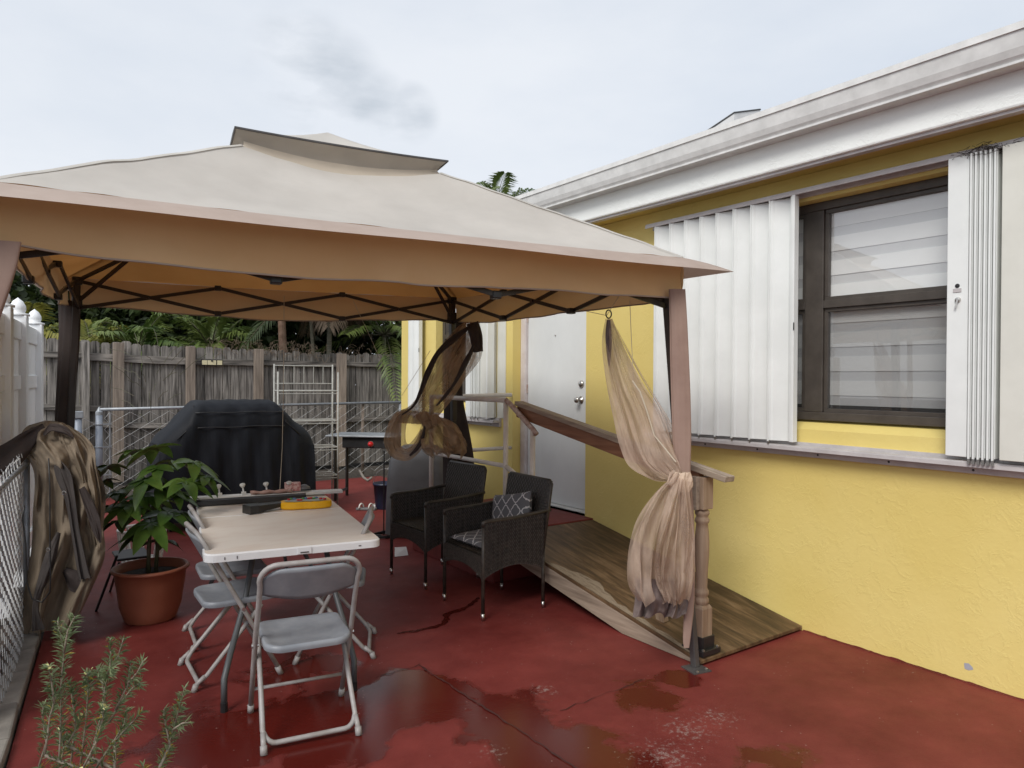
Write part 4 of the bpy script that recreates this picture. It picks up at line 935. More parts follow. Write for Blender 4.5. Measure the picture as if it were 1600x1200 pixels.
# hanging cloth between a left and a right outline, with folds that run along it
def curve(pts, n):
    pts = [tuple(p) for p in pts]; m_ = len(pts) - 1; out_ = []
    for i in range(n + 1):
        f = i / n * m_; k = min(int(f), m_ - 1); t = f - k; p0, p1, p2, p3 = pts[max(k - 1, 0)], pts[k], pts[k + 1], pts[min(k + 2, m_)]
        out_.append(tuple(.5 * (2 * b + (c - a) * t + (2 * a - 5 * b + 4 * c - d) * t * t + (3 * b - a - 3 * c + d) * t ** 3) for a, b, c, d in zip(p0, p1, p2, p3)))
    return out_
def sheet(name, left, right, depth, m_, parent, folds=6, amp=.04, seed=0, nu=60, nv=40, scallop=0, pinch=(0, 0), vs=1.0):
    """left/right: photo outlines top to bottom; depth: number or list along the length"""
    rn = random.Random(seed); ph = [rn.uniform(0, 6.28) for _ in range(8)]; L_ = curve(left, nv); R_ = curve(right, nv); rows = []
    dl = depth if isinstance(depth, (list, tuple)) else [depth, depth]
    for j in range(nv + 1):
        v = j / nv; f = v * (len(dl) - 1); k = min(int(f), len(dl) - 2); d0 = lerp(dl[k], dl[k + 1], f - k); wdt = math.hypot(R_[j][0] - L_[j][0], R_[j][1] - L_[j][1]) / FPX * d0; rw = []
        tp_ = min(1, .25 + (v / pinch[0] if pinch[0] else 1)) * min(1, .25 + ((1 - v) / pinch[1] if pinch[1] else 1))
        for i in range(nu + 1):
            u_ = i / nu; uu = u_ + .035 * math.sin(v * 5 + ph[0]) + .03 * math.sin(u_ * 9 + ph[1])
            nz = lambda f, g, o_: mnoise.noise(V((uu * folds * f + ph[2], v * g * vs + uu * (vs - 1) * .5 + ph[3], seed * 1.7 + o_)))
            w_ = 1.5 * nz(1.6, 1.1, 0) + .8 * nz(3.4, 2.2, 5) + .35 * nz(8, 5, 9)
            a = min(amp, wdt * .3) * tp_
            x = lerp(L_[j][0], R_[j][0], u_); y = lerp(L_[j][1], R_[j][1], u_) + scallop * v ** 4 * (math.sin(u_ * 11 + ph[6]) + .6 * math.sin(u_ * 23 + ph[7]))
            rw.append(P(x, y, d0 + a * w_ - .5 * wdt * .35 * math.sin(math.pi * u_)) + r0 * (a * .5 * nz(2.0, 1.4, 3)) + V((0, 0, a * .3 * nz(2.4, 3, 7))))
        rows.append(rw)
    m2 = MB(); m2.grid(rows); return m2.build(name, m_, parent, smooth=True)
# curtain at the front right leg
c1 = thing('netting_curtain', 'pale beige netting curtain knotted round the gazebo leg beside the newel post', 'curtain', P(1060, 742, 3.95))
ul = [(946, 498), (943, 540), (951, 600), (961, 650), (971, 695), (986, 730), (1018, 749), (1048, 752)]; ur = [(957, 498), (976, 545), (1003, 598), (1027, 636), (1044, 676), (1056, 708), (1063, 728), (1066, 742)]
sheet('upper_drape', ul, ur, [4.15, 4.0, 3.88], MT['net'], c1, 3, .06, 3, pinch=(.12, .15))
sheet('upper_drape', [(x + 4, y) for x, y in ul], [(x - 1, y) for x, y in ur], [4.19, 4.10, 3.95], MT['net'], c1, 4, .05, 33, pinch=(.12, .15))
sheet('upper_drape', [(955, 506), (985, 560), (1006, 600), (1030, 640), (1046, 690)], [(960, 506), (1000, 580), (1030, 630), (1052, 668), (1060, 708)], [4.16, 4.02], MT['net'], c1, 2, .02, 34)
ll_ = [(1052, 744), (1022, 770), (996, 808), (984, 846), (983, 885), (988, 918), (1000, 940)]; lr_ = [(1074, 744), (1081, 775), (1086, 820), (1086, 860), (1084, 900), (1080, 925), (1074, 945)]
sheet('lower_drape', ll_, lr_, [3.86, 3.84, 3.88], MT['net'], c1, 4, .09, 5, scallop=5, pinch=(.2, 0))
sheet('lower_drape', [(x + 3, y) for x, y in ll_], [(x - 2, y) for x, y in lr_], [3.90, 3.97, 3.97], MT['net'], c1, 4, .08, 6, scallop=5, pinch=(.2, 0))
sheet('lower_drape', [(1056, 748), (1040, 790), (1024, 850), (1022, 905), (1040, 938)], [(1076, 748), (1083, 800), (1085, 860), (1083, 905), (1070, 940)], [3.83, 3.78, 3.82], MT['net'], c1, 3, .06, 7, scallop=4, pinch=(.2, 0))
HEM = mat('dark_mauve_hem', (.13, .098, .092), .9, (.18, .138, .128), 6)
sheet('dark_hem', [(992, 905), (990, 935), (992, 962)], [(1080, 905), (1078, 935), (1072, 965)], 3.93, HEM, c1, 4, .04, 8, scallop=3)
sheet('dark_edge', [(948, 500), (946, 530), (950, 570)], [(954, 500), (957, 535), (953, 572)], 4.11, HEM, c1, 1, .008, 81, nu=12)
m_ = loft([(738, 1054, 1080), (748, 1044, 1083), (760, 1040, 1081), (768, 1050, 1077)], 3.86, .5, 6, .16, seed=9); m_.build('knot', mat('knotted_netting', (.50, .38, .29), .85, (.60, .47, .36), 6, bump=.8, bscale=14, bstretch=(1, 1, 2.5)), c1, smooth=True)
mb = MB(); kc = P(1052, 748, 3.84); mb.tube([kc + V((math.cos(a) * .035, math.sin(a) * .02, .03 * math.sin(a * 1.5))) for a in [i * .5 for i in range(12)]], [.010 + .006 * math.sin(i) for i in range(12)], 8); mb.build('knot_tail', MT['net'], c1, smooth=True)
mb = MB(); hk = P(951, 494, 4.15); mb.tube([hk + r0 * .016 * math.cos(a) + V((0, 0, .024 * math.sin(a) + .012)) for a in [i * math.pi / 8 for i in range(16)]], .004, 6, closed=True); mb.build('ring', MT['black'], c1)
# mauve leg sleeve
sl1 = thing('leg_sleeve', 'mauve brown fabric strip hanging down the front right gazebo leg', 'fabric strip', P(1065, 700, 3.95))
m_ = loft([(452, 1044, 1071), (500, 1046, 1074), (560, 1047, 1077), (620, 1049, 1080), (680, 1051, 1081), (715, 1053, 1080), (742, 1057, 1079), (790, 1062, 1084), (860, 1066, 1086), (940, 1069, 1086), (1000, 1066, 1079), (1012, 1068, 1077)], 4.0, .34, 4, .07, dfun=lambda t: 3.98 - .0 * t, seed=11); m_.build('strip', MT['sleeve'], sl1, smooth=True)
# front left strip at the edge of the frame
sl0 = thing('corner_sleeve', 'mauve brown fabric strip on the front corner leg by the vinyl fence', 'fabric strip', P(-20, 600, 2.6))
m_ = loft([(378, -60, 36), (420, -62, 28), (470, -64, 12), (510, -66, -2), (600, -66, -20), (800, -66, -30)], 2.62, .3, 4, .05, seed=12); m_.build('strip', MT['sleeve'], sl0, smooth=True)
# back right: dark sleeve, looped netting
sl2 = thing('dark_leg_sleeve', 'dark brown fabric sleeve on the back gazebo leg standing on the landing', 'fabric strip', P(712, 760, 6.6))
m_ = loft([(498, 702, 730), (520, 703, 728), (560, 702, 724), (620, 694, 722), (670, 692, 734), (715, 690, 744), (760, 690, 748)], 6.62, .35, 4, .10, seed=13); m_.build('strip', MT['brownfabric'], sl2, smooth=True)
sl3 = thing('dark_corner_sleeve', 'dark brown fabric sleeve on the gazebo leg before the wooden fence', 'fabric strip', P(104, 680, 5.3))
m_ = loft([(470, 92, 125), (520, 92, 124), (600, 88, 119), (680, 84, 110), (760, 84, 108)], 5.36, .4, 4, .10, seed=14); m_.build('strip', MT['brownfabric'], sl3, smooth=True)
c2 = thing('brown_netting_curtain', 'brown netting curtain with dark edging knotted by the white pipe railing', 'curtain', P(668, 660, 6.2))
ul = [(726, 503), (704, 524), (684, 550), (668, 585), (656, 612), (641, 633), (622, 646), (618, 660)]; ur = [(746, 503), (748, 530), (740, 560), (724, 594), (708, 620), (696, 638), (684, 652), (672, 664)]
sheet('upper_drape', ul, ur, [6.25, 6.15, 6.05], MT['netsheer'], c2, 3, .07, 15, pinch=(.1, .2)); sheet('upper_drape', ul, [(x - 3, y) for x, y in ur], [6.3, 6.25, 6.1], MT['netsheer'], c2, 4, .06, 25, pinch=(.1, .2))
sheet('upper_drape', [(748, 530), (738, 560), (722, 595)], [(755, 540), (750, 562), (726, 592)], 6.22, MT['netsheer'], c2, 1, .02, 26, nu=14)
lo_l = [(662, 656), (658, 672), (657, 690), (662, 706), (676, 712)]; lo_r = [(688, 652), (712, 664), (724, 682), (729, 698), (722, 710)]
sheet('lower_drape', lo_l, lo_r, [6.02, 5.98, 6.0], MT['netdark'], c2, 3, .10, 18, scallop=5, pinch=(.3, 0), vs=1.8); sheet('lower_drape', lo_l, lo_r, [6.06, 6.12, 6.1], MT['netsheer'], c2, 4, .05, 19, scallop=3, pinch=(.3, 0))
for (px, py, sx, sy, sd_) in ((662, 652, 13, 9, 18), (678, 657, 12, 10, 28), (669, 664, 11, 7, 38)):
    m_ = loft([(py - sy, px - sx * .3, px + sx * .4), (py - sy * .4, px - sx, px + sx * .8), (py + sy * .3, px - sx * .8, px + sx), (py + sy, px - sx * .4, px + sx * .3)], 5.97, .5, 7, .28, seed=sd_, n=48); m_.build('knot', MT['netdark'], c2, smooth=True)
def strip(name, pts, wpx, d, m_, parent, tilt=0):
    m2 = MB(); L_, R_ = [], []
    for i, (x, y) in enumerate(pts):
        a = pts[max(i - 1, 0)]; b = pts[min(i + 1, len(pts) - 1)]; dx_, dy_ = b[0] - a[0], b[1] - a[1]; l = math.hypot(dx_, dy_); nx_, ny_ = -dy_ / l, dx_ / l
        ww = wpx[i] if isinstance(wpx, (list, tuple)) else wpx; dd = d[i] if isinstance(d, (list, tuple)) else d
        L_.append(P(x - nx_ * ww / 2, y - ny_ * ww / 2, dd)); R_.append(P(x + nx_ * ww / 2, y + ny_ * ww / 2, dd + tilt))
    m2.grid([L_, R_]); return m2.build(name, m_, parent, smooth=True, solid=.002)
def band(name, pts, ww, d, m_, par, seed=0, folds=1, amp=.02):
    L_, R_ = [], []
    for i, (x, y) in enumerate(pts):
        a = pts[max(i - 1, 0)]; b = pts[min(i + 1, len(pts) - 1)]; dx_, dy_ = b[0] - a[0], b[1] - a[1]; l = math.hypot(dx_, dy_); L_.append((x + dy_ / l * ww[i] / 2, y - dx_ / l * ww[i] / 2)); R_.append((x - dy_ / l * ww[i] / 2, y + dx_ / l * ww[i] / 2))
    return sheet(name, L_, R_, d, m_, par, folds, amp, seed, nu=14, nv=40)
band('side_loop', [(634, 642), (622, 652), (615, 672), (612, 692), (620, 707), (636, 711), (650, 700), (659, 684), (666, 666)], [8, 16, 22, 24, 22, 18, 16, 14, 8], [6.05, 6.0, 6.02], MT['netdark'], c2, 61, 3, .05)
band('side_loop', [(640, 640), (630, 654), (626, 674), (628, 692), (638, 700), (650, 690), (660, 672)], [10, 14, 14, 12, 12, 12, 8], [6.12, 6.1, 6.1], MT['netsheer'], c2, 62, 2, .04)
band('edging', [(738, 508), (708, 530), (684, 552), (667, 585), (657, 612), (646, 634), (628, 648)], [4, 10, 8, 10, 7, 4, 2], [6.12, 5.97], MT['brownfabric'], c2, 41)
band('edging', [(744, 508), (740, 540), (727, 568), (712, 596), (696, 618), (682, 634)], [8, 5, 8, 5, 5, 2], [6.12, 5.96], MT['brownfabric'], c2, 42)
band('flap', [(738, 504), (744, 525), (747, 550)], [18, 20, 16], [6.12, 6.10], MT['brownfabric'], c2, 43)
band('edging', [(664, 666), (660, 684), (652, 700), (640, 712)], [3, 6, 6, 3], 5.96, MT['brownfabric'], c2, 44)
# heap of netting over the end of the side fence
c3 = thing('netting_heap', 'heap of brown netting draped over the end of the side chain link fence', 'curtain', P(95, 985, 4.6))
hl = [(72, 657), (38, 674), (34, 704), (52, 745), (50, 820), (44, 900), (38, 988)]; hr_ = [(96, 660), (126, 680), (146, 712), (156, 760), (160, 820), (156, 880), (108, 985)]
sheet('drape', hl, hr_, [4.55, 4.42, 4.40, 4.40], MT['netheap'], c3, 2.0, .085, 21, pinch=(.15, 0), vs=3.2, nv=70); sheet('drape', [(x + 4, y) for x, y in hl], [(x + 3, y) for x, y in hr_], [4.7, 4.75, 4.72], MT['netheap'], c3, 1.6, .12, 22, pinch=(.15, 0), vs=3)
sheet('drape', [(80, 660), (96, 690), (112, 730), (124, 780), (132, 830), (140, 885)], [(108, 664), (138, 690), (153, 740), (159, 800), (160, 850), (157, 892)], [4.45, 4.34, 4.36], MT['netheap'], c3, 1.6, .05, 23, vs=3)
TAU = mat('dark_taupe_strap', (.040, .033, .031), .9, (.060, .050, .046), 8)
band('dark_panel', [(-8, 730), (20, 708), (45, 686), (70, 667)], [54, 42, 28, 14], [4.2, 4.45], MT['brownfabric'], c3, 51)
band('dark_strap', [(84, 712), (100, 742), (110, 780), (118, 830), (128, 880), (134, 905)], [6, 24, 17, 16, 20, 22], [4.33, 4.28, 4.26], TAU, c3, 52, 2, .03)
band('dark_strap', [(128, 762), (142, 795), (151, 828), (157, 848)], [10, 17, 14, 3], 4.26, MT['brownfabric'], c3, 53)
band('dark_strap', [(92, 832), (80, 865), (66, 905), (55, 945), (60, 985)], [6, 17, 16, 10, 22], 4.27, TAU, c3, 54)
band('dark_hem', [(100, 890), (118, 908), (134, 914)], [10, 34, 26], 4.34, MT['brownfabric'], c3, 55)
band('gather', [(68, 680), (80, 668), (100, 672), (116, 684)], [5, 12, 12, 3], 4.36, MT['brownfabric'], c3, 56)
m2 = MB(); m2.tube([P(*q) for q in ((76, 716, 4.22), (78, 760, 4.22), (78, 830, 4.22), (79, 900, 4.22), (78, 925, 4.22), (66, 941, 4.22), (50, 936, 4.22), (42, 910, 4.22), (40, 850, 4.22), (35, 810, 4.22), (38, 790, 4.22))], .0045, 6); m2.build('elastic_loop', MT['black'], c3, smooth=True)
for (x, y) in ((100, 770), (75, 859)):
    m2 = MB(); m2.tube([P(x + 3 * math.cos(a), y + 3 * math.sin(a), 4.2) for a in [i * .785 for i in range(8)]], .002, 5, closed=True); m2.build('eyelet', MT['chrome'], c3)

# cords
def cord(label, pts, r=.0022):
    m2 = MB(); m2.tube([P(*q) for q in pts], r, 5, cap=False); o = m2.build('cord', MT['cord'], smooth=True); tag(o, label, 'cord')
cord('thin straight cord hanging down in front of the covered grill', [(444, 462, 5.5), (443, 600, 5.5), (441, 700, 5.5), (437, 770, 5.5)], .0026)
cord('thin cord slanting from the truss to the chain link rail', [(552, 470, 5.9), (580, 530, 6.4), (608, 592, 6.9), (609, 630, 7.0)], .002)
cord('thin cord tied from the brown netting to the house corner', [(672, 548, 6.05), (628, 618, 6.3)], .002)
cord('thin cord from the canopy to the curtain ring by the door', [(905, 484, 4.3), (948, 493, 4.15), (970, 458, 4.1)], .002)
cord('thick cream cord running down the pale beige curtain to its knot', [(988, 595, 3.98), (1000, 612, 3.96), (1010, 640, 3.95), (1022, 680, 3.93), (1040, 702, 3.90), (1056, 722, 3.87)], .0042)
cord('thin vertical cord hanging before the yellow wall by the door', [(984, 470, 4.1), (987, 540, 4.1), (990, 595, 4.08)], .0018)

# ================================================================== FURNITURE
tb = thing('folding_table', 'long white plastic folding table with worn top', 'table', (1.35, 4.7, 0))
TF = V((.842, 3.845, 0)); t1 = V((.983, -.183, 0)); t2 = V((.183, .983, 0)); TW, TL, TZt = .925, 1.86, .74
RTb = Matrix((t1, t2, V((0, 0, 1)))).transposed()
def TP(a, b, z): return TF + t1 * a + t2 * b + V((0, 0, z))
def rrect(a0, a1, b0, b1, r, n=6):
    o_ = []
    for cx, cy, s_ in ((a1 - r, b0 + r, -90), (a1 - r, b1 - r, 0), (a0 + r, b1 - r, 90), (a0 + r, b0 + r, 180)):
        for k in range(n + 1): q = rad(s_ + 90 * k / n); o_.append((cx + r * math.cos(q), cy + r * math.sin(q)))
    return o_
SEAM = 1.06
for (b0, b1) in ((0, SEAM - .002), (SEAM + .002, TL)):
    fr_ = b0 == 0; pr = rrect(0, TW, b0, b1, .06)
    if fr_: pr = [(a, b) if b < b1 - .06 else ((TW if a > TW / 2 else 0), b1) for a, b in pr]
    else: pr = [(a, b) if b > b0 + .06 else ((TW if a > TW / 2 else 0), b0) for a, b in pr]
    q_ = []; [q_.append(x) for x in pr if not q_ or (abs(x[0] - q_[-1][0]) + abs(x[1] - q_[-1][1])) > 1e-6]
    if abs(q_[0][0] - q_[-1][0]) + abs(q_[0][1] - q_[-1][1]) < 1e-6: q_.pop()
    pr = q_
    n_ = len(pr); cx = TW / 2; cy = (b0 + b1) / 2
    ins = [(cx + (a - cx) * .985, cy + (b - cy) * .985) for a, b in pr]
    mb = MB(); mb.add([TP(a, b, TZt) for a, b in ins] , [tuple(range(n_))]); mb.build('tabletop', MT['tabletop'], tb)
    mb = MB(); vs = [TP(a, b, TZt) for a, b in ins] + [TP(a, b, TZt - .008) for a, b in pr] + [TP(a, b, TZt - .043) for a, b in pr] + [TP(a, b, TZt - .045) for a, b in ins]
    fs = []
    for lv in range(3): fs += [(lv * n_ + k, lv * n_ + (k + 1) % n_, (lv + 1) * n_ + (k + 1) % n_, (lv + 1) * n_ + k) for k in range(n_)]
    fs.append(tuple(3 * n_ + k for k in range(n_))[::-1]); mb.add(vs, fs); mb.build('table_edge', MT['tableedge'], tb)
mb = MB(); mb.box(TP(TW * .54, -.003, TZt - .022), (.075, .008, .038), RTb); lt = mb.build('latch', MT['tableedge'], tb, bevel=.003)
mb = MB(); mb.box(TP(TW * .54, -.008, TZt - .030), (.045, .004, .006), RTb); mb.build('latch_slot', MT['greysteel'], lt)
for i, (a, l) in enumerate(((.10, .014), (.16, .016), (.80, .014))):
    mb = MB(); mb.box(TP(a, -.0015, TZt - .025), (.004 if i < 2 else .014, .003, l if i < 2 else .005), RTb); mb.build('scuff', MT['greysteel'], tb)
for b in (.22, 1.62):
    feet = (TP(.10, b, .0), TP(TW - .10, b, .0)) if b > 1 else (G(350, 1112), G(553, 1078))
    for sgn, ft in zip((0, 1), feet):
        a = .22 if sgn == 0 else TW - .22
        mb = MB(); kx = TP(a, b + .02, .42); mb.tube([ft + V((0, 0, .03)), ft + V((0, 0, .16)), lerp(ft + V((0, 0, .16)), kx, .25) + V((0, 0, .01)), kx, TP(a + (.05 if sgn == 0 else -.05), b + .05, .70)], .0155, 10); lg = mb.build('leg', MT['tableleg'], tb, smooth=True)
        mb = MB(); mb.tube([ft + V((0, 0, .0)), ft + V((0, 0, .045))], .0175, 10); mb.build('rubber_foot', MT['blackplastic'], lg)
    mb = MB(); mb.tube([TP(.22, b + .02, .42), TP(TW - .22, b + .02, .42)], .013, 8); mb.build('cross_bar', MT['tableleg'], tb)
    mb = MB(); mb.tube([TP(TW / 2, b + .03, .42), TP(TW / 2, b + (.45 if b < 1 else -.4), .70)], .010, 8); mb.build('brace', MT['tableleg'], tb)

# ---- folding chair prototype, faces +y
def folding_chair():
    root = bpy.data.objects.new('folding_chair', None); COL.objects.link(root); WORLDM[root.name] = Matrix.Identity(4)
    W_ = .222; pts = [(-W_, .215, .02)]
    def ln(z): return lerp(.215, -.205, (z - .02) / .80)
    for z in (.25, .45, .62, .72): pts.append((-W_ + .004 * (z > .6), ln(z), z))
    arc = []
    for k in range(7):
        a = rad(180 - 90 * k / 6); arc.append((-W_ + .075 + .075 * math.cos(a), ln(.745 + .075 * math.sin(a)), .745 + .075 * math.sin(a)))
    half = pts + arc; full = half + [(-x, y, z) for x, y, z in half[::-1]]
    mb = MB(); mb.tube(full, .0125, 10); mb.build('back_frame', MT['chairtube'], root, smooth=True)
    mb = MB(); mb.tube([(-W_, ln(.14), .14), (W_, ln(.14), .14)], .009, 8); mb.build('stretcher', MT['chairtube'], root, smooth=True)
    def rl(z): return lerp(-.225, .13, z / .41)
    W2 = .198; pr = [(-W2, rl(.40), .40), (-W2 - .004, rl(.2), .2), (-W2 - .008, rl(.075), .075)]
    for k in range(1, 6):
        a = rad(180 + 90 * k / 5); pr.append((-W2 - .008 + .055 + .055 * math.cos(a), rl(.085 + .055 * math.sin(a)), .085 + .055 * math.sin(a)))
    full = pr + [(-x, y, z) for x, y, z in pr[::-1]]
    mb = MB(); mb.tube(full, .0118, 10); mb.build('rear_frame', MT['chairtube'], root, smooth=True)
    for s_ in (-1, 1):
        mb = MB(); mb.tube([(s_ * W_, .219, 0), (s_ * W_, .200, .045)], .0155, 10); mb.build('foot_cap', MT['chairtube'], root, smooth=True)
        mb = MB(); mb.tube([(s_ * (W2 + .008), rl(.06) , .07), (s_ * (W2 + .010), rl(.0), .026)], .0118, 10); mb.tube([(s_ * (W2 + .010), rl(0.01) , .036), (s_ * (W2 + .010), rl(-.004), .0)], .0155, 10); mb.build('foot', MT['chairtube'], root, smooth=True)
        mb = MB(); mb.lathe((s_ * (W_ + .0), ln(.40), .40), [(.010, -.016), (.010, .016)], 8, V((1, 0, 0))); mb.build('rivet', MT['chrome'], root)
    # seat: dished slab with rolled rim
    pr = rrect(-.195, .195, -.20, .20, .075, 6); n_ = len(pr); mb = MB(); lv = []
    def zc(x, y): return .438 + .012 * ((y / .2) ** 2) * (1 if y > 0 else .4) - .010 * (1 - min(1, (x / .195) ** 2)) - (.012 if y > .15 else 0) * ((y - .15) / .05)
    rings = [(1.0, -.030), (1.012, -.018), (1.0, -.002), (.96, .002), (.85, -.006), (.6, -.009), (.3, -.010)]
    for s_, dz in rings: lv.append([(x * s_, y * s_ + .03, zc(x * s_, y * s_) + dz + .006) for x, y in pr])
    mb.grid(lv, True); nb = len(mb.v); mb.add([(x * .3, y * .3 + .03, zc(x * .3, y * .3) - .004) for x, y in pr], [tuple(range(n_))])
    mb.add([(x, y + .03, zc(x, y) - .024) for x, y in pr], [tuple(range(n_))[::-1]])
    mb.build('seat', MT['chairplastic'], root, smooth=True)
    # backrest: curved panel, rolled edges, lower edge bowed
    rows = []
    for j in range(9):
        q = j / 8; rw = []
        for k in range(25):
            x = lerp(-.205, .205, k / 24); e = (x / .205) ** 2; zb = .640 + .035 * e; ztp = .800 - .045 * max(0, abs(x) / .205 - .62) ** 2 * 6.9
            z = lerp(zb, ztp, q); y = ln(z) - .030 * (1 - e) + .004
            rw.append((x, y, z))
        rows.append(rw)
    mb = MB(); mb.grid(rows); mb.build('backrest', MT['chairplastic'], root, smooth=True, solid=.014)
    return root
fc = folding_chair()
def place_fc(rear_a, rear_b, toward, label, first=False):
    """rear feet positions -> chair location"""
    a, b = G(*rear_a), G(*rear_b); m_ = (a + b) / 2; d = (b - a).normalized(); n_ = V((-d.y, d.x, 0))
    if n_.dot(V(toward) - m_) < 0: n_ = -n_
    o = fc if first else copy_tree(fc)
    ang = math.atan2(-n_.x, n_.y); o.rotation_euler = (0, 0, ang); o.location = m_ + n_ * .225
    tag(o, label, 'chair', 'folding chairs round the table'); return o
tc_ = TP(TW / 2, .9, 0)
place_fc((410, 1180), (562, 1148), tc_, 'grey folding chair pushed against the latched short end of the white table', True)
place_fc((281, 1037), (305, 1084), tc_, 'grey folding chair tucked under the table near the terracotta pot, with its seat showing')
place_fc((288, 984), (301, 1022), tc_, 'grey folding chair at the table edge, half hidden behind another folding chair by the plant')
place_fc((585, 988), (583, 1031), tc_, 'grey folding chair seen edge-on at the table side facing the wicker armchairs')

# ---- wicker armchair prototype: faces -x
def weave(mb, p00, p10, p11, p01, nu, nv, h, bow=None):
    p00, p10, p11, p01 = map(V, (p00, p10, p11, p01)); nn = (p10 - p00).cross(p01 - p00).normalized()
    def at(u_, v_): 
        a = lerp(p00, p10, u_); b = lerp(p01, p11, u_); p = lerp(a, b, v_); return p + (nn * bow(u_, v_) if bow else V((0, 0, 0)))
    for j in range(nv):
        for i in range(-1, nu):
            o_ = .5 if j % 2 else 0; u0_ = max((i + o_) / nu, 0); u1_ = min((i + 1 + o_) / nu, 1)
            if u1_ - u0_ < .2 / nu: continue
            v0_, v1_ = (j + .08) / nv, (j + .92) / nv; um = (u0_ + u1_) / 2
            a, b, c, d = at(u0_, v0_), at(u1_, v0_), at(u1_, v1_), at(u0_, v1_); m0, m1 = at(um, v0_) + nn * h, at(um, v1_) + nn * h
            mb.add([a, m0, b, c, m1, d], [(0, 1, 4, 5), (1, 2, 3, 4)])
            n0, n1 = at(um, v0_) - nn * h, at(um, v1_) - nn * h
            mb.add([a, n0, b, c, n1, d], [(5, 4, 1, 0), (4, 3, 2, 1)])
def wicker_chair():
    root = bpy.data.objects.new('wicker_armchair', None); COL.objects.link(root); WORLDM[root.name] = Matrix.Identity(4)
    D, W_ = .255, .27; wk = MT['wicker']
    def plate(mb, pts, th=.012):
        pts = [V(p) for p in pts]; nn = (pts[1] - pts[0]).cross(pts[2] - pts[0]).normalized() * th / 2; n_ = len(pts)
        mb.add([p - nn for p in pts] + [p + nn for p in pts], [tuple(range(n_))[::-1], tuple(range(n_, 2 * n_))] + [(k, (k + 1) % n_, n_ + (k + 1) % n_, n_ + k) for k in range(n_)])
    # seat
    mb = MB(); mb.box((0, 0, .425), (2 * D, 2 * W_ - .03, .03)); weave(mb, (-D, -W_ + .01, .446), (-D, W_ - .01, .446), (D, W_ - .01, .446), (D, -W_ + .01, .446), 16, 24, .008); mb.build('seat', wk, root)
    # back leaning
    bx0, bx1 = D - .01, D + .070; z0, z1 = .38, .91
    mb = MB(); plate(mb, [(bx0, -W_, z0), (bx0, W_, z0), (bx1, W_ + .0, z1), (bx1, -W_, z1)])
    weave(mb, (bx0 - .011, -W_, z0), (bx0 - .011, W_, z0), (bx1 - .011, W_, z1), (bx1 - .011, -W_, z1), 16, 26, .008); weave(mb, (bx0 + .011, -W_, z0), (bx0 + .011, W_, z0), (bx1 + .011, W_, z1), (bx1 + .011, -W_, z1), 16, 26, .008)
    bk = mb.build('backrest', wk, root)
    mb = MB(); mb.tube([(bx0, -W_, z0), (bx1, -W_, z1 - .02), (bx1 + .002, -W_ + .02, z1), (bx1 + .002, W_ - .02, z1), (bx1, W_, z1 - .02), (bx0, W_, z0)], .014, 8); mb.build('rim', wk, bk, smooth=True)
    for s_ in (-1, 1):
        y = s_ * W_
        # arm panel with arched lower edge, as columns of weave
        mb = MB(); n_ = 14
        for k in range(n_):
            xa, xb = lerp(-D, D, k / n_), lerp(-D, D, (k + 1) / n_)
            f = lambda x: .285 + .065 * (1 - (abs(x) / D) ** 2) - (.07 if 0 else 0)
            ta, tb_ = .665 + .02 * (xa + D) / (2 * D), .665 + .02 * (xb + D) / (2 * D)
            plate(mb, [(xa, y, f(xa)), (xb, y, f(xb)), (xb, y, tb_), (xa, y, ta)], .010)
            for q in (-.008, .008): weave(mb, (xa, y + q, f(xa)), (xb, y + q, f(xb)), (xb, y + q, tb_), (xa, y + q, ta), 2, 24, .007)
        ap = mb.build('arm_panel', wk, root)
        mb = MB(); mb.tube([(-D - .004, y, .640), (-D, y, .668), (-D + .03, y, .674), (0, y, .676), (D + .03, y, .70), (D + .06, y, .705)], .015, 8); mb.build('arm_rim', wk, ap, smooth=True)
    mb = MB(); n_ = 14
    for k in range(n_):
        ya, yb = lerp(-W_, W_, k / n_), lerp(-W_, W_, (k + 1) / n_); f = lambda y: .285 + .06 * (1 - (abs(y) / W_) ** 2)
        plate(mb, [(-D, ya, f(ya)), (-D, yb, f(yb)), (-D, yb, .435), (-D, ya, .435)], .010); weave(mb, (-D - .008, ya, f(ya)), (-D - .008, yb, f(yb)), (-D - .008, yb, .437), (-D - .008, ya, .437), 2, 9, .007)
    mb.build('front_apron', wk, root)
    for sx in (-1, 1):
        for sy in (-1, 1):
            mb = MB(); top = .66 if sx < 0 else .42
            mb.tube([(sx * D, sy * W_, .045), (sx * D, sy * W_, top)], .013, 10); lg = mb.build('leg', wk, root, smooth=True)
            mb = MB(); mb.tube([(sx * D, sy * W_, .0), (sx * D, sy * W_, .05)], [.012, .0135], 10); mb.build('foot_cap', MT['chrome'], lg, smooth=True)
    return root
wc = wicker_chair()
wc.location = (2.93, 4.285, 0); wc.rotation_euler = (0, 0, rad(-1.5)); tag(wc, 'dark brown wicker armchair with grey patterned cushion beside the ramp', 'armchair', 'wicker armchairs')
w2 = copy_tree(wc); w2.location = (2.945, 5.175, 0); w2.rotation_euler = (0, 0, rad(3)); tag(w2, 'dark brown wicker armchair without cushions beside the pipe railing', 'armchair', 'wicker armchairs')
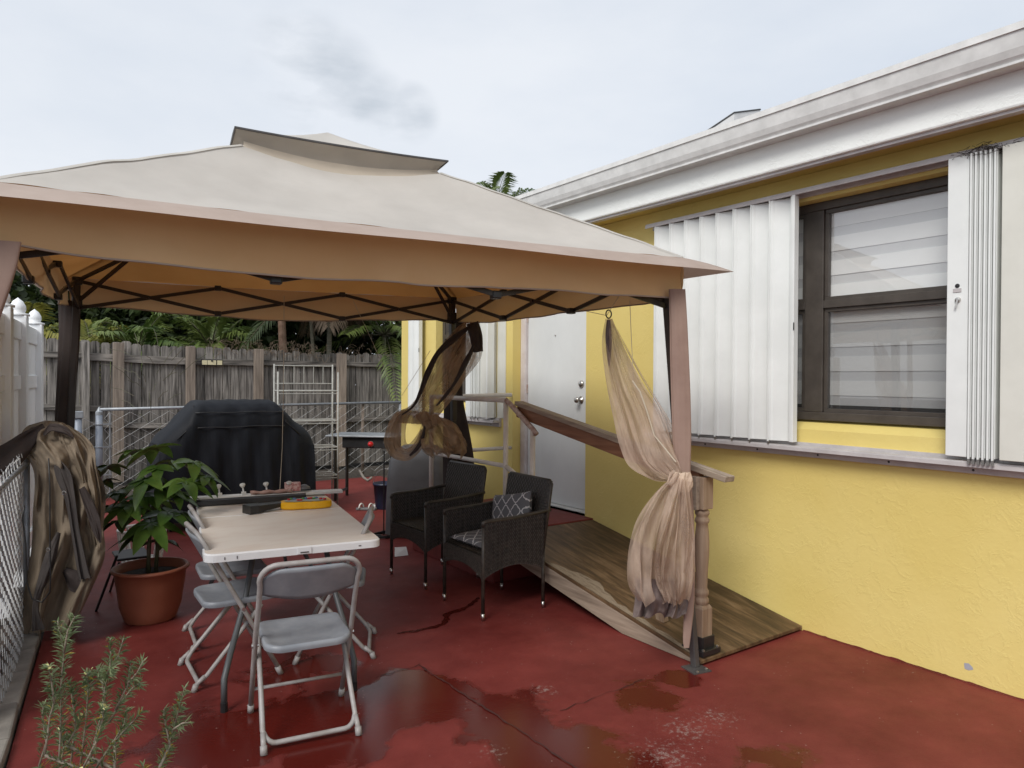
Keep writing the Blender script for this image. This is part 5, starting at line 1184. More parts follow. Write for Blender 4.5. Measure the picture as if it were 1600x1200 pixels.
def cushion(name, w_, h_, th, label, dome=1.0):
    n_ = 20; mb = MB()
    for sgn in (1, -1):
        rows = []
        for j in range(n_ + 1):
            rw = []
            for k in range(n_ + 1):
                a, b = k / n_ * 2 - 1, j / n_ * 2 - 1
                pin = 1 - .06 * (1 - b * b) * abs(a) ** 6; pin2 = 1 - .06 * (1 - a * a) * abs(b) ** 6
                zz = sgn * th * ((1 - a ** 6) * (1 - b ** 6)) ** .5 * (1 + .06 * math.sin(a * 3 + b * 2))
                rw.append((a * w_ / 2 * pin, b * h_ / 2 * pin2, zz))
            rows.append(rw)
        mb.grid(rows)
    o = mb.build(name, MT['cushion'], smooth=True); tag(o, label, 'cushion'); return o
sc = cushion('seat_cushion', .47, .47, .028, 'flat grey quatrefoil seat cushion on the wicker armchair by the ramp'); sc.location = (2.93, 4.285, .487); sc.rotation_euler = (rad(1), rad(-2), rad(3))
bc_ = cushion('throw_pillow', .44, .30, .055, 'grey quatrefoil throw pillow leaning on the wicker armchair back')
Rm = Matrix(((0, -.19, -1), (-1, 0, 0), (0, 1, -.19))).to_4x4()
xl = V((.06, -1, .20)).normalized(); yl = V((.23, .12, 1)); yl = (yl - xl * yl.dot(xl)).normalized(); zl = xl.cross(yl)
mm = Matrix((xl, yl, zl)).transposed().to_4x4(); mm.translation = V((3.095, 4.29, .650)); bc_.matrix_world = mm

# things lying on the table
def onT(a, b, z=0): return TP(a, b, TZt + z)
cr_ = thing('coat_rack', 'white coat rack board with clear knob hooks lying on the far end of the table', 'coat rack', onT(.4, 1.70))
ra, rb = P(300, 783, 5.18), P(462, 771, 5.45); ra.z = rb.z = TZt + .022
rd = (rb - ra).normalized(); rn = V((-rd.y, rd.x, 0))
mb = MB(); mb.bar(ra - rd * .02, rb + rd * .35, .09, .022); mb.build('board', MT['whiteplastic'], cr_, bevel=.004)
for k in range(5):
    c = lerp(ra, rb, .03 + k * .228) + V((0, 0, .011)); hk_ = MB(); hk_.box(c + V((0, 0, .012)) - rn * .02, (.03, .02, .024)); hk_.tube([c, c + V((-.004, 0, .035)), c + V((-.006, 0, .055))], .006, 8); h_ = hk_.build('hook', MT['whiteplastic'], cr_)
    m2 = MB(); m2.lathe(c + V((-.006, 0, .05)), [(.006, 0), (.014, .012), (.021, .024), (.019, .032), (.0, .034)], 14, V((-.25, -.35, 1))); m2.build('knob', MT['clearknob'], h_, smooth=True)
bbar = thing('black_bar', 'long black plastic bar lying on the table in front of the coat rack', 'bar', onT(.2, 1.5))
a, b = P(296, 793, 4.95), P(478, 776, 5.3); a.z = b.z = TZt + .024
mb = MB(); mb.bar(a, b, .05, .04); mb.build('bar_body', MT['blackplastic'], bbar, bevel=.008); mb = MB(); mb.bar(a + V((0, 0, .023)), b + V((0, 0, .023)), .012, .006); mb.build('bar_ridge', MT['greysteel'], bbar)
# toy guitar
tg = thing('toy_guitar', 'yellow toy guitar with coloured buttons and black neck lying on the table', 'toy', P(478, 790, 4.95))
ga = P(437, 790, 4.9); ga.z = TZt; gb = P(517, 779, 5.05); gb.z = TZt; gd = (gb - ga).normalized(); gn = V((-gd.y, gd.x, 0)); gl = (gb - ga).length
out2 = []
for k in range(40):
    q = 2 * math.pi * k / 40; x = .5 - .5 * math.cos(q); r = (.075 + .045 * x) * (1 - .18 * math.exp(-((x - .45) / .12) ** 2)) * abs(math.sin(q)) ** .55 * (1 if math.sin(q) > 0 else -1)
    out2.append((x * gl, r))
mb = MB(); lv = []
for zz, s_ in ((.004, .96), (.012, 1.0), (.045, 1.0), (.052, .95)): lv.append([ga + gd * (gl / 2 + (x - gl / 2) * s_) + gn * (y * s_) + V((0, 0, zz)) for x, y in out2])
mb.grid(lv, True); mb.add(lv[-1], [tuple(range(40))]); mb.add(lv[0], [tuple(range(40))[::-1]]); mb.build('body', MT['yellowtoy'], tg)
mb = MB(); mb.add([ga + gd * (gl / 2 + (x - gl / 2) * .82) + gn * (y * .78) + V((0, 0, .0555)) for x, y in out2], [tuple(range(40))]); mb.build('face_plate', mat('toy_face', (.45, .40, .30), .5, (.25, .33, .35), 25), tg)
for k in range(13):
    c = ga + gd * gl * (.18 + .055 * k + random.uniform(-.01, .01)) + gn * random.uniform(-.05, .05) + V((0, 0, .0565)); mb = MB(); mb.lathe(c, [(.012, 0), (.011, .008), (0, .010)], 10); mb.build('button', MT[['redplastic', 'greenplastic', 'blueplastic', 'redplastic'][k % 4]], tg, smooth=True)
na = P(385, 788, 4.72); na.z = TZt + .03; nb_ = ga + V((0, 0, .035))
mb = MB(); d_ = (nb_ - na).normalized(); n_ = V((-d_.y, d_.x, 0))
def ns(p, w_, h_): return [p - n_ * w_ - V((0, 0, h_)), p + n_ * w_ - V((0, 0, h_)), p + n_ * w_ + V((0, 0, h_)), p - n_ * w_ + V((0, 0, h_))]
rows = [ns(na, .055, .028), ns(lerp(na, nb_, .25), .06, .028), ns(lerp(na, nb_, .55), .04, .022), ns(nb_ + d_ * .05, .025, .014)]
mb.grid(rows, True); mb.add(rows[0], [(3, 2, 1, 0)]); mb.add(rows[-1], [(0, 1, 2, 3)]); mb.build('neck', MT['blackplastic'], tg, bevel=.008)
# pink box + folded cloth
q = P(457, 772, 5.45); q.z = TZt + .033 + .04; mb = MB(); mb.box(q, (.115, .05, .066), Matrix.Rotation(rad(-12), 3, 'Z')); o = mb.build('pink_box', MT['pinkbox'], bevel=.003); tag(o, 'small pink printed box standing on the coat rack on the table', 'box')
mb = MB(); c = P(422, 777, 5.35); c.z = TZt + .046; rows = []
for j in range(8):
    rows.append([c + V((lerp(-.13, .15, k / 13), lerp(-.03, .03, j / 7) - .03 * lerp(-1, 1, k / 13), .006 * math.sin(k * 1.3 + j) + .008 * math.sin(j))) for k in range(14)])
mb.grid(rows); o = mb.build('folded_cloth', MT['pinkcloth'], smooth=True, solid=.014); tag(o, 'crumpled rose coloured cloth lying across the coat rack on the table', 'cloth')
q = P(475, 772, 5.5); q.z = TZt + .05; mb = MB(); mb.lathe(q, [(.05, 0), (.045, .012), (.02, .03), (0, .035)], 12); o = mb.build('grey_cap', MT['greycover'], smooth=True); tag(o, 'small grey cloth bundle beside the pink box on the table', 'cloth')

# ---- potted plant
pc = G(233, 958); pc = V((.835, 5.36, 0))
pot = thing('plant_pot', 'large terracotta coloured plastic pot on the red slab by the netting heap', 'pot', pc)
mb = MB(); mb.lathe(pc, [(.152, 0), (.162, .012), (.192, .10), (.212, .25), (.214, .255), (.222, .335), (.240, .340), (.244, .352), (.236, .362), (.222, .362), (.215, .30), (.20, .24), (0, .24)], 48); mb.build('body', MT['terracotta'], pot, smooth=True)
mb = MB(); mb.lathe(pc + V((0, 0, .30)), [(.212, 0), (.15, .012), (0, .018)], 24); mb.build('soil', MT['soil'], pot)
for a in (rad(-70), rad(20), rad(110)):
    mb = MB(); mb.lathe(pc + V((math.cos(a) * .155, math.sin(a) * .155, .05)), [(.016, 0), (.015, .006), (0, .007)], 10, V((math.cos(a), math.sin(a), -.1))); mb.build('drain_hole', MT['black'], pot)
mt = thing('money_tree_plant', 'leafy green palmate houseplant growing in the terracotta pot', 'plant', pc + V((0, 0, .31)))
stems = []
rnd = random.Random(5)
def leaflet(mb, base, d, up, L, W_, droop):
    d = d.normalized(); side = d.cross(up).normalized(); n_ = 6; a, b, c = [], [], []
    for k in range(n_ + 1):
        t = k / n_; wdt = W_ * (math.sin(math.pi * min(1, t ** .75 * .97 + .03)) ** .8) * (1 if t < 1 else 0); p = base + d * L * t + V((0, 0, -droop * L * t * t))
        a.append(p - side * wdt + up * wdt * .22); b.append(p); c.append(p + side * wdt + up * wdt * .22)
    mb.grid([a, b, c])
def palmate(base, tip, nleaf, L, par):
    mb = MB(); d = (tip - base); hd = V((d.x, d.y, 0)); hd = hd.normalized() if hd.length > 1e-4 else V((1, 0, 0))
    nrm_ = (V((0, 0, 1)) + hd * .35).normalized(); x = hd - nrm_ * hd.dot(nrm_); x.normalize(); y = nrm_.cross(x)
    for k in range(nleaf):
        a = lerp(-2.2, 2.2, k / (nleaf - 1)) + rnd.uniform(-.12, .12); dd = x * math.cos(a) + y * math.sin(a) + nrm_ * rnd.uniform(-.15, .1)
        leaflet(mb, tip, dd, nrm_, L * (1.0 - .28 * abs(a) / 2.2) * rnd.uniform(.9, 1.1), L * .20, rnd.uniform(.15, .5))
    lf_ = mb.build('leaf', MT['leaf'], par, smooth=True, origin=tip)
    m2 = MB(); m2.tube([base, lerp(base, tip, .5) + V((0, 0, .03)), tip], .0035, 5); m2.build('petiole', MT['stemgreen'], lf_)
spots = [(240, 700, .15), (278, 722, .16), (210, 705, .12), (168, 728, .17), (303, 722, .13), (322, 745, .12), (228, 748, .15), (255, 760, .14), (178, 770, .13), (200, 790, .15), (275, 770, .15), (235, 818, .17), (215, 835, .15), (262, 800, .14), (190, 812, .13), (170, 790, .12), (245, 780, .13), (285, 800, .13), (252, 845, .13), (205, 760, .14), (290, 752, .15), (246, 730, .14), (222, 775, .14), (232, 795, .15), (160, 752, .13)]
for k in range(3):
    a = k * 2.1; b0 = pc + V((.03 * math.cos(a), .03 * math.sin(a), .30)); b1 = pc + V((.05 * math.cos(a) + .02, .05 * math.sin(a), .92 - .12 * k)); m2 = MB(); m2.tube([b0, lerp(b0, b1, .5) + V((.012 * math.sin(a), 0, 0)), b1], [.014, .011, .007], 8); m2.build('stem', MT['stemgreen'], mt, smooth=True); stems.append((b0, b1))
for i, (px, py, L_) in enumerate(spots):
    d_ = 4.88 + rnd.uniform(-.26, .22); tip = P(px, py, d_); b0, b1 = stems[i % 3]; tt = min(max((tip.z - .12 - b0.z) / (b1.z - b0.z), .15), 1); palmate(lerp(b0, b1, tt), tip, rnd.choice((5, 6, 6, 7)), L_ * rnd.uniform(1.2, 1.7), mt)

# ---- rosemary in the foreground, in a planter below the frame
rp_ = thing('rosemary_planter', 'plain grey planter box holding the rosemary at the slab edge', 'planter', (.26, 2.2, 0))
mb = MB(); mb.box((.26, 2.2, .17), (.62, .34, .34)); mb.build('box', MT['greycover'], rp_, bevel=.02)
mb = MB(); mb.box((.26, 2.2, .345), (.56, .28, .012)); mb.build('soil', MT['soil'], rp_)
rm = thing('rosemary_bush', 'sprawling green rosemary with pale stems and yellowed lower needles before the slab edge', 'plant', (.26, 2.2, .35))
SM, NM, YM, FM = MB(), MB(), MB(), MB(); rr_ = random.Random(11)
def sprig(pts, dens=130, yellow=0, lmax=.034, bare=.0):
    SM.tube(pts, [lerp(.0032, .0013, i / (len(pts) - 1)) for i in range(len(pts))], 6); tot = sum((pts[i + 1] - pts[i]).length for i in range(len(pts) - 1)); n_ = int(tot * dens * 5.2)
    for k in range(n_):
        t = bare + (1 - bare) * k / n_; f = t * (len(pts) - 1); i = min(int(f), len(pts) - 2); p = lerp(pts[i], pts[i + 1], f - i); ax = (pts[i + 1] - pts[i]).normalized()
        a = rr_.uniform(0, 6.28); s1 = ax.orthogonal().normalized(); s2 = ax.cross(s1); o_ = s1 * math.cos(a) + s2 * math.sin(a)
        l = lmax * rr_.uniform(.6, 1.05) * (1 - .35 * max(0, t - .8) / .2); d = (o_ * rr_.uniform(.75, 1) + ax * rr_.uniform(.15, .75)).normalized(); sd_ = d.cross(ax).normalized() * .0021
        md = p + d * l * .5 + V((0, 0, .002)); e_ = p + d * l + V((0, 0, rr_.uniform(-.006, .004))); (YM if rr_.random() < yellow else NM).add([p - sd_ * .6, p + sd_ * .6, md + sd_, e_, md - sd_], [(0, 1, 2, 3, 4)])
    if rr_.random() < .3:
        for _ in range(4):
            c = pts[-1] + V((rr_.gauss(0, .006), rr_.gauss(0, .006), rr_.gauss(0, .005))); d = V((rr_.uniform(-1, 1), rr_.uniform(-1, 1), rr_.uniform(-.2, 1))).normalized() * .006; e_ = d.orthogonal().normalized() * .004; FM.quad(c - d, c + e_, c + d, c - e_)
D0 = 2.0
sprigs = [[(92, 1200), (95, 1130), (96, 1060), (100, 1020), (90, 970)], [(100, 1020), (106, 985), (117, 963)], [(85, 1100), (80, 1060), (75, 1040)], [(70, 1180), (78, 1120), (88, 1085), (72, 1075)], [(110, 1200), (118, 1130), (112, 1085), (108, 1065)],
          [(125, 1200), (134, 1130), (138, 1075), (136, 1052)], [(140, 1190), (160, 1110), (166, 1060), (172, 1040), (173, 997)], [(172, 1045), (185, 1025), (193, 997)], [(165, 1100), (158, 1060), (152, 1045)], [(180, 1110), (200, 1070), (204, 1032)],
          [(200, 1068), (215, 1050), (224, 1032)], [(170, 1130), (190, 1095), (210, 1072), (218, 1068)], [(150, 1200), (180, 1155), (195, 1130), (197, 1108)], [(180, 1158), (205, 1130), (224, 1110)], [(130, 1200), (150, 1160), (160, 1125), (163, 1105)],
          [(60, 1200), (72, 1160), (66, 1120), (68, 1100)], [(248, 1215), (262, 1170), (275, 1125), (288, 1075)], [(266, 1165), (258, 1130), (256, 1108)], [(270, 1140), (285, 1130), (298, 1128)], [(90, 1210), (100, 1170), (95, 1140)], [(222, 1215), (224, 1195)], [(105, 1165), (118, 1140), (126, 1120)]]
for i, sq in enumerate(sprigs):
    d0_ = D0 + rr_.uniform(-.14, .14); pts = [P(x, y, d0_ + rr_.uniform(-.015, .015)) for x, y in sq]
    dense = []
    for k in range(len(pts) - 1): dense += [lerp(pts[k], pts[k + 1], q) for q in (0, .5)]
    dense.append(pts[-1]); low_ = sq[0][1] > 1150
    sprig(dense, 100, .05 if low_ else .01, .036, .12 if low_ else .02)
    if low_:
        r_ = V((.26 + rr_.uniform(-.22, .22), 2.2 + rr_.uniform(-.1, .1), .345)); SM.tube([r_, lerp(r_, pts[0], .5) + V((0, 0, .03)), pts[0]], [.006, .005, .0042], 6); sprig([lerp(r_, pts[0], .45), lerp(r_, pts[0], .75) + V((0, 0, .01)), pts[0]], 120, .25, .036)
SM.build('stem', MT['rosestem'], rm, smooth=True); o = NM.build('needles', MT['rosemary'], rm); o['kind'] = 'stuff'
o = YM.build('yellow_needles', MT['rosemaryyellow'], rm); o['kind'] = 'stuff'; o = FM.build('flowers', MT['flower'], rm); o['kind'] = 'stuff'

# ================================================================== GRILLS AND BACK CORNER
# covered grill
gc = P(364, 700, 8.2); gc.z = 0
gr = thing('covered_grill', 'large gas grill under a fitted black vinyl cover', 'grill', gc)
HW, HD = .83, .36
prof_x = [(-1.0, .93), (-.96, .99), (-.80, 1.12), (-.62, 1.29), (-.56, 1.35), (-.50, 1.385), (0, 1.39), (.46, 1.385), (.52, 1.36), (.62, 1.27), (.80, 1.13), (.96, 1.03), (1.0, .97)]
def topz(s_):
    for i in range(len(prof_x) - 1):
        if prof_x[i][0] <= s_ <= prof_x[i + 1][0]: return lerp(prof_x[i][1], prof_x[i + 1][1], (s_ - prof_x[i][0]) / (prof_x[i + 1][0] - prof_x[i][0]))
    return prof_x[-1][1]
rows = []; nx_ = 64
for i in range(nx_ + 1):
    s_ = -1 + 2 * i / nx_; tz = topz(s_); x = s_ * HW; rw = []
    flare = 1 + .03 * abs(s_)
    sec = [(-1.06, .10), (-1.05, .35), (-1.03, .60), (-1.0, .85), (-.97, min(tz - .16, 1.12)), (-.90, tz - .10), (-.80, tz - .045), (-.6, tz - .012), (-.3, tz), (.3, tz), (.6, tz - .01), (.85, tz - .05), (.95, tz - .14), (1.0, .8), (1.03, .5), (1.05, .10)]
    for j, (q, z) in enumerate(sec):
        low_ = max(0, (tz - z) / tz); fold = .026 * math.sin(s_ * 17 + 2 * math.sin(z * 3)) * low_ ** .5 + .016 * math.sin(s_ * 47 + z * 5) * low_
        dg = .03 * math.exp(-((abs(s_) - .6) / .08) ** 2) * math.sin(z * 9 + s_ * 4)
        rw.append(gc + V((x * (1 + .04 * low_ * abs(s_)), HD * q + (fold + dg) * (-1 if q < 0 else 1), z + .006 * math.sin(s_ * 30 + j))))
    rows.append(rw)
mb = MB(); mb.grid(rows); mb.add(rows[0], [tuple(range(len(rows[0])))]); mb.add(rows[-1], [tuple(range(len(rows[-1])))[::-1]]); mb.build('cover', MT['grillcover'], gr, smooth=True)
for (zz, qq) in ((1.262, -.945), (1.10, -.985)):
    mb = MB(); mb.tube([gc + V((lerp(-.58, .58, k / 12) * HW, HD * qq - .012, zz + .004 * math.sin(k))) for k in range(13)], .006, 5); mb.build('seam', MT['black'], gr, smooth=True)
for s_ in (-1, 1):
    mb = MB(); mb.tube([gc + V((s_ * .57 * HW, -HD * .6, 1.35)), gc + V((s_ * .60 * HW, -HD * .98, 1.14)), gc + V((s_ * .80 * HW, -HD * 1.0, .98))], .006, 5); mb.build('seam', MT['black'], gr, smooth=True)
for sx in (-.85, .85):
    for sy in (-.8, .8):
        mb = MB(); mb.lathe(gc + V((sx * HW, sy * HD, .055)), [(.05, -.02), (.055, 0), (.05, .02)], 16, V((1, 0, 0))); mb.build('caster', MT['blackplastic'], gr)

# wire etagere
ra_ = P(478, 700, 9.1); ra_.z = 0
rk = thing('wire_shelf_rack', 'tall pale metal wire shelf rack standing behind the covered grill', 'rack', ra_)
rw_, rdp = .37, .17; MTr = mat('pale_rack_metal', (.42, .42, .39), .5, (.30, .30, .28), 20)
xa = V((.985, -.17, 0)); ya = V((.17, .985, 0))
def RP(a, b, z): return ra_ + xa * a + ya * b + V((0, 0, z))
ztop = P(478, 569, 9.1).z
for sx in (-1, 1):
    for sy, zt3 in ((-1, ztop - .10), (1, ztop)):
        mb = MB(); mb.tube([RP(sx * rw_, sy * rdp, 0), RP(sx * rw_, sy * rdp, zt3)], .011, 8); mb.build('post', MTr, rk, smooth=True)
for z in (ztop - .34, ztop - .72, ztop - 1.06, ztop - 1.42):
    mb = MB(); mb.tube([RP(-rw_, -rdp, z), RP(rw_, -rdp, z), RP(rw_, rdp, z), RP(-rw_, rdp, z)], .009, 6, closed=True)
    mb.tube([RP(-rw_, -rdp, z - .035), RP(rw_, -rdp, z - .035)], .006, 6); mb.tube([RP(-rw_, 0, z), RP(rw_, 0, z)], .006, 6); mb.build('shelf', MTr, rk)
mb = MB(); mb.tube([RP(-rw_, rdp, ztop - .02), RP(rw_, rdp, ztop - .02)], .008, 6); mb.tube([RP(-rw_, rdp, ztop - .25), RP(rw_, rdp, ztop - .25)], .008, 6)
for k in range(1, 6): mb.tube([RP(lerp(-rw_, rw_, k / 6), rdp, ztop - .25), RP(lerp(-rw_, rw_, k / 6), rdp, ztop - .02)], .005, 6)
mb.build('back_gallery', MTr, rk)

# flat top griddle
fa = P(575, 720, 9.7); fa.z = 0
fg_ = thing('griddle_table', 'black flat top griddle on legs with a red control knob', 'griddle', fa)
ff = -(f0 * .93 + r0 * .12); ff.normalize(); fx = V((-ff.y, ff.x, 0)); fx = -fx if fx.dot(r0) < 0 else fx
RF = Matrix((fx, -ff, V((0, 0, 1)))).transposed()
def FP(a, b, z): return fa + fx * a - ff * b + V((0, 0, z))
zg = P(575, 678, 9.7).z
mb = MB(); mb.box(FP(0, 0, zg - .012), (.98, .60, .022), RF); mb.build('lid', MT['galv'], fg_, bevel=.006)
mb = MB(); mb.box(FP(.08, 0, zg - .10), (.72, .48, .145), RF); mb.build('firebox', MT['black'], fg_, bevel=.01)
kn = FP(.12, -.245, zg - .115); mb = MB(); mb.lathe(kn, [(.036, 0), (.036, .012), (.026, .016), (.024, .045), (0, .047)], 18, ff); mb.build('knob', MT['redplastic'], fg_, smooth=True)
mb = MB(); mb.lathe(kn, [(.043, 0), (.043, .006), (.0, .007)], 18, ff); mb.build('bezel', MT['chrome'], fg_)
mb = MB(); mb.box(FP(.36, -.243, zg - .095), (.13, .008, .035), RF); mb.build('badge', MT['greysteel'], fg_)
for sx in (-.38, .40):
    for sy in (-.22, .22):
        mb = MB(); mb.bar(FP(sx, sy, 0), FP(sx, sy, zg - .03), .035, .035); mb.build('leg', MT['black'], fg_, bevel=.003)
for sx in (-.38, .40): mb = MB(); mb.bar(FP(sx, -.22, .10), FP(sx, .22, .10), .03, .03); mb.build('lower_brace', MT['black'], fg_)
# navy bucket
bq = G(602, 772); bq = P(602, 700, 9.0); bq.z = 0
bk_ = thing('navy_bucket', 'dark navy plastic bucket on the floor below the griddle', 'bucket', bq)
mb = MB(); mb.lathe(bq, [(.115, 0), (.12, .01), (.145, .30), (.155, .30), (.155, .325), (.143, .325), (.115, .02), (0, .02)], 28); mb.build('body', MT['navy'], bk_, smooth=True)
mb = MB(); mb.tube([bq + r0 * .15 * math.cos(a) + V((0, 0, .31 + .19 * math.sin(a))) for a in [i * math.pi / 12 for i in range(13)]], .004, 6); mb.build('handle', MT['chrome'], bk_)
mb = MB(); mb.tube([P(562, 735, 9.3), P(568, 746, 9.2), P(575, 751, 9.15), P(581, 746, 9.1)], .016, 8); o = mb.build('hose', mat('grey_hose', (.22, .20, .18), .6), smooth=True); tag(o, 'short curved grey hose hanging under the griddle', 'hose')
# grey covered item
gq = P(655, 740, 7.6); gq.z = 0
gv = thing('covered_smoker', 'grey vinyl covered appliance standing behind the wicker armchair', 'grill', gq)
rows = []
for (z, a, b) in ((.03, .34, .30), (.3, .335, .29), (.6, .32, .28), (.78, .30, .26), (.88, .26, .22), (.93, .18, .15), (.945, .06, .05)):
    rw = []
    for k in range(48):
        q = 2 * math.pi * k / 48; sx = abs(math.cos(q)) ** .5 * (1 if math.cos(q) > 0 else -1); sy = abs(math.sin(q)) ** .5 * (1 if math.sin(q) > 0 else -1); wv = 1 + .03 * math.sin(7 * q + z * 3) * (1 - z)
        rw.append(gq + r0 * (a * sx * wv) + f0 * (b * sy * wv) + V((0, 0, z)))
    rows.append(rw)
mb = MB(); mb.grid(rows, True); mb.add(rows[-1], [tuple(range(48))]); mb.build('cover', MT['greycover'], gv, smooth=True)
mb = MB(); mb.tube([gq + r0 * -.33 + f0 * -.26 + V((0, 0, z)) for z in (.03, .4, .75, .9)], .007, 6); mb.build('piping', MT['black'], gv)

# small things on the floor
q = G(625, 868); mb = MB(); tri = [(-.07, -.03), (.06, -.05), (.08, .03), (-.02, .07)]
mb.add([q + V((a, b, .004 + (.06 if b > 0 else 0))) for a, b in tri] + [q + V((a, b, .006 + (.06 if b > 0 else 0))) for a, b in tri], [(0, 1, 2, 3), (7, 6, 5, 4)] + [(k, 4 + k, 4 + (k + 1) % 4, (k + 1) % 4) for k in range(4)])
o = mb.build('card', MT['paper']); tag(o, 'bent white card lying under the far wicker armchair', 'card')
sh = thing('sandal', 'pale grey strapped sandal lying on the red floor behind the table', 'sandal', G(572, 797))
q = G(572, 797); mb = MB(); pts = []
outl = [(-.13, 0), (-.11, .035), (-.02, .035), (.08, .045), (.125, .03), (.135, 0), (.12, -.035), (.05, -.042), (-.04, -.03), (-.11, -.033)]
mb.add([q + r0 * a + f0 * b + V((0, 0, .002)) for a, b in outl] + [q + r0 * a + f0 * b + V((0, 0, .03)) for a, b in outl], [tuple(range(10))[::-1], tuple(range(10, 20))] + [(k, (k + 1) % 10, 10 + (k + 1) % 10, 10 + k) for k in range(10)]); mb.build('sole', MT['greycover'], sh, bevel=.006)
for a0_ in (-.06, .06):
    mb = MB(); mb.tube([q + r0 * (a0_ + .02 * math.cos(t)) + f0 * (.04 * math.cos(t)) + V((0, 0, .025 + .055 * math.sin(t))) for t in [i * math.pi / 8 for i in range(9)]], .010, 6); mb.build('strap', MT['whiteplastic'], sh, smooth=True)
for (label, m_, seed_, cx, cy, rr2) in (('loose coil of black cable on the red floor behind the table', 'blackplastic', 1, 606, 838, .13), ('loose coil of white cable on the red floor by the sandal', 'whiteplastic', 2, 596, 792, .10)):
    q = G(cx, cy); rn_ = random.Random(seed_); pts = [q + V((rr2 * (1 + .25 * math.sin(i * .37)) * math.cos(i * .42), rr2 * .8 * math.sin(i * .42), .008 + .0012 * (i % 25))) for i in range(60)]
    mb = MB(); mb.tube(pts, .007, 6); o = mb.build('cable_coil', MT[m_], smooth=True); tag(o, label, 'cable')
# black camp stool legs and white basket behind the pot
st_ = thing('folding_stool', 'black metal folding stool partly hidden behind the terracotta pot', 'stool', G(165, 930))
a, b = G(150, 955), G(172, 924)
mb = MB(); mb.tube([a, P(183, 868, 4.9)], .009, 8); mb.build('leg', MT['black'], st_); mb = MB(); mb.tube([b, P(186, 880, 5.1)], .009, 8); mb.build('leg', MT['black'], st_)
c = P(205, 866, 5.25); mb = MB(); mb.box(c, (.22, .3, .02)); mb.build('seat', MT['black'], st_, bevel=.008)
bs_ = thing('plastic_basket', 'white slotted plastic basket on the floor behind the potted plant', 'basket', P(198, 870, 6.0))
q = G(205, 885); q = V((q.x + .1, q.y + .1, 0))
for zz, r_ in ((.02, .15), (.30, .19)):
    mb = MB(); mb.tube([q + V((r_ * math.cos(t), r_ * math.sin(t), zz)) for t in [i * math.pi / 10 for i in range(20)]], .014, 6, closed=True); mb.build('rim', MT['whiteplastic'], bs_, smooth=True)
for k in range(18):
    t = k * 2 * math.pi / 18; mb = MB(); mb.tube([q + V((.15 * math.cos(t), .15 * math.sin(t), .02)), q + V((.175 * math.cos(t), .175 * math.sin(t), .16)), q + V((.19 * math.cos(t), .19 * math.sin(t), .30))], .012, 5); mb.build('slat', MT['whiteplastic'], bs_)
mb = MB(); mb.lathe(q, [(.15, .004), (.15, .02), (0, .02)], 20); mb.build('bottom', MT['whiteplastic'], bs_)

# ================================================================== PALMS AND SHRUBS BEHIND THE FENCE
rt = random.Random(21)
def frond(mbl, mbr, base, d, L, droop, nl=30, ll=.42, wl=.018, hang=.35):
    d = d.normalized(); pts = []
    for k in range(9):
        t = k / 8; pts.append(base + d * L * t + V((0, 0, -droop * L * t * t)))
    mbr.tube(pts, [lerp(.014, .004, k / 8) for k in range(9)], 5, cap=False)
    for k in range(nl):
        t = .18 + .82 * k / nl; f = t * 8; i = min(int(f), 7); p = lerp(pts[i], pts[i + 1], f - i); ax = (pts[i + 1] - pts[i]).normalized(); side = ax.cross(V((0, 0, 1)));
        side = side.normalized() if side.length > .05 else V((1, 0, 0)); up_ = side.cross(ax); l = ll * (math.sin(math.pi * min(1, .18 + t * .78)) ** .7) * rt.uniform(.85, 1.1)
        for s_ in (-1, 1):
            dd = (side * s_ * .85 + ax * .65 + up_ * rt.uniform(.0, .25)).normalized(); m_ = p + dd * l * .5; e_ = p + dd * l + V((0, 0, -hang * l * rt.uniform(.6, 1.3))); wv = ax.cross(dd).cross(dd).normalized() * wl
            mbl.add([p, m_ + wv, e_, m_ - wv], [(0, 1, 2, 3)])
def palm(label, base, h, nf, L, mt_, tm='trunk', tr=.05, spread=1.0, group='palms behind the fence', lean=(0, 0), ll=.42, dead=0, low=.1, seed=0):
    base = V(base); top = base + V((lean[0], lean[1], h)); r_ = thing('palm_tree', label, 'palm', base, group)
    mb = MB(); mb.tube([base, lerp(base, top, .5) + V((.02, 0, 0)), top], [tr, tr * .85, tr * .75], 10); mb.build('trunk', MT[tm], r_, smooth=True)
    A, B, D_ = MB(), MB(), MB()
    for k in range(nf):
        a = k * 2.399 + seed; el = lerp(low, 1.25, (k + .5) / nf); d = V((math.cos(a) * math.cos(el), math.sin(a) * math.cos(el), math.sin(el))); dl = k < dead
        frond(D_ if dl else A, B, top, d, L * rt.uniform(.8, 1.1) * (.5 if dl else 1), rt.uniform(.35, .7) if not dl else 1.0, 30, ll, .022, .4 if not dl else .9)
    A.build('crown', MT[mt_], r_); B.build('leaf_stalk', MT['stemgreen'], r_)
    if dead: o = D_.build('dry_frond', MT['palmdead'], r_); o['kind'] = 'stuff'
def bp_(px, d): d += .7; q = P(px, 560, d); return (q.x, q.y, -.05)
palm('yellow green feather palm behind the vinyl fence', bp_(40, 11.6), 2.1, 16, 1.7, 'palmyellow', seed=.3, ll=.5, low=-.1)
palm('bright arching feather palm with drying fronds over the fence', bp_(215, 12.0), 2.1, 16, 1.5, 'palm', seed=1.1, dead=4, ll=.45, low=-.1)
palm('low yellow tinted feather palm by the dark gazebo leg', bp_(145, 12.2), 2.0, 14, 1.4, 'palmyellow', seed=2.0, ll=.42, low=-.1)
palm('dark feather palm behind the fence solar light', bp_(330, 12.6), 2.2, 16, 1.6, 'palm', seed=2.6, dead=3, low=-.1)
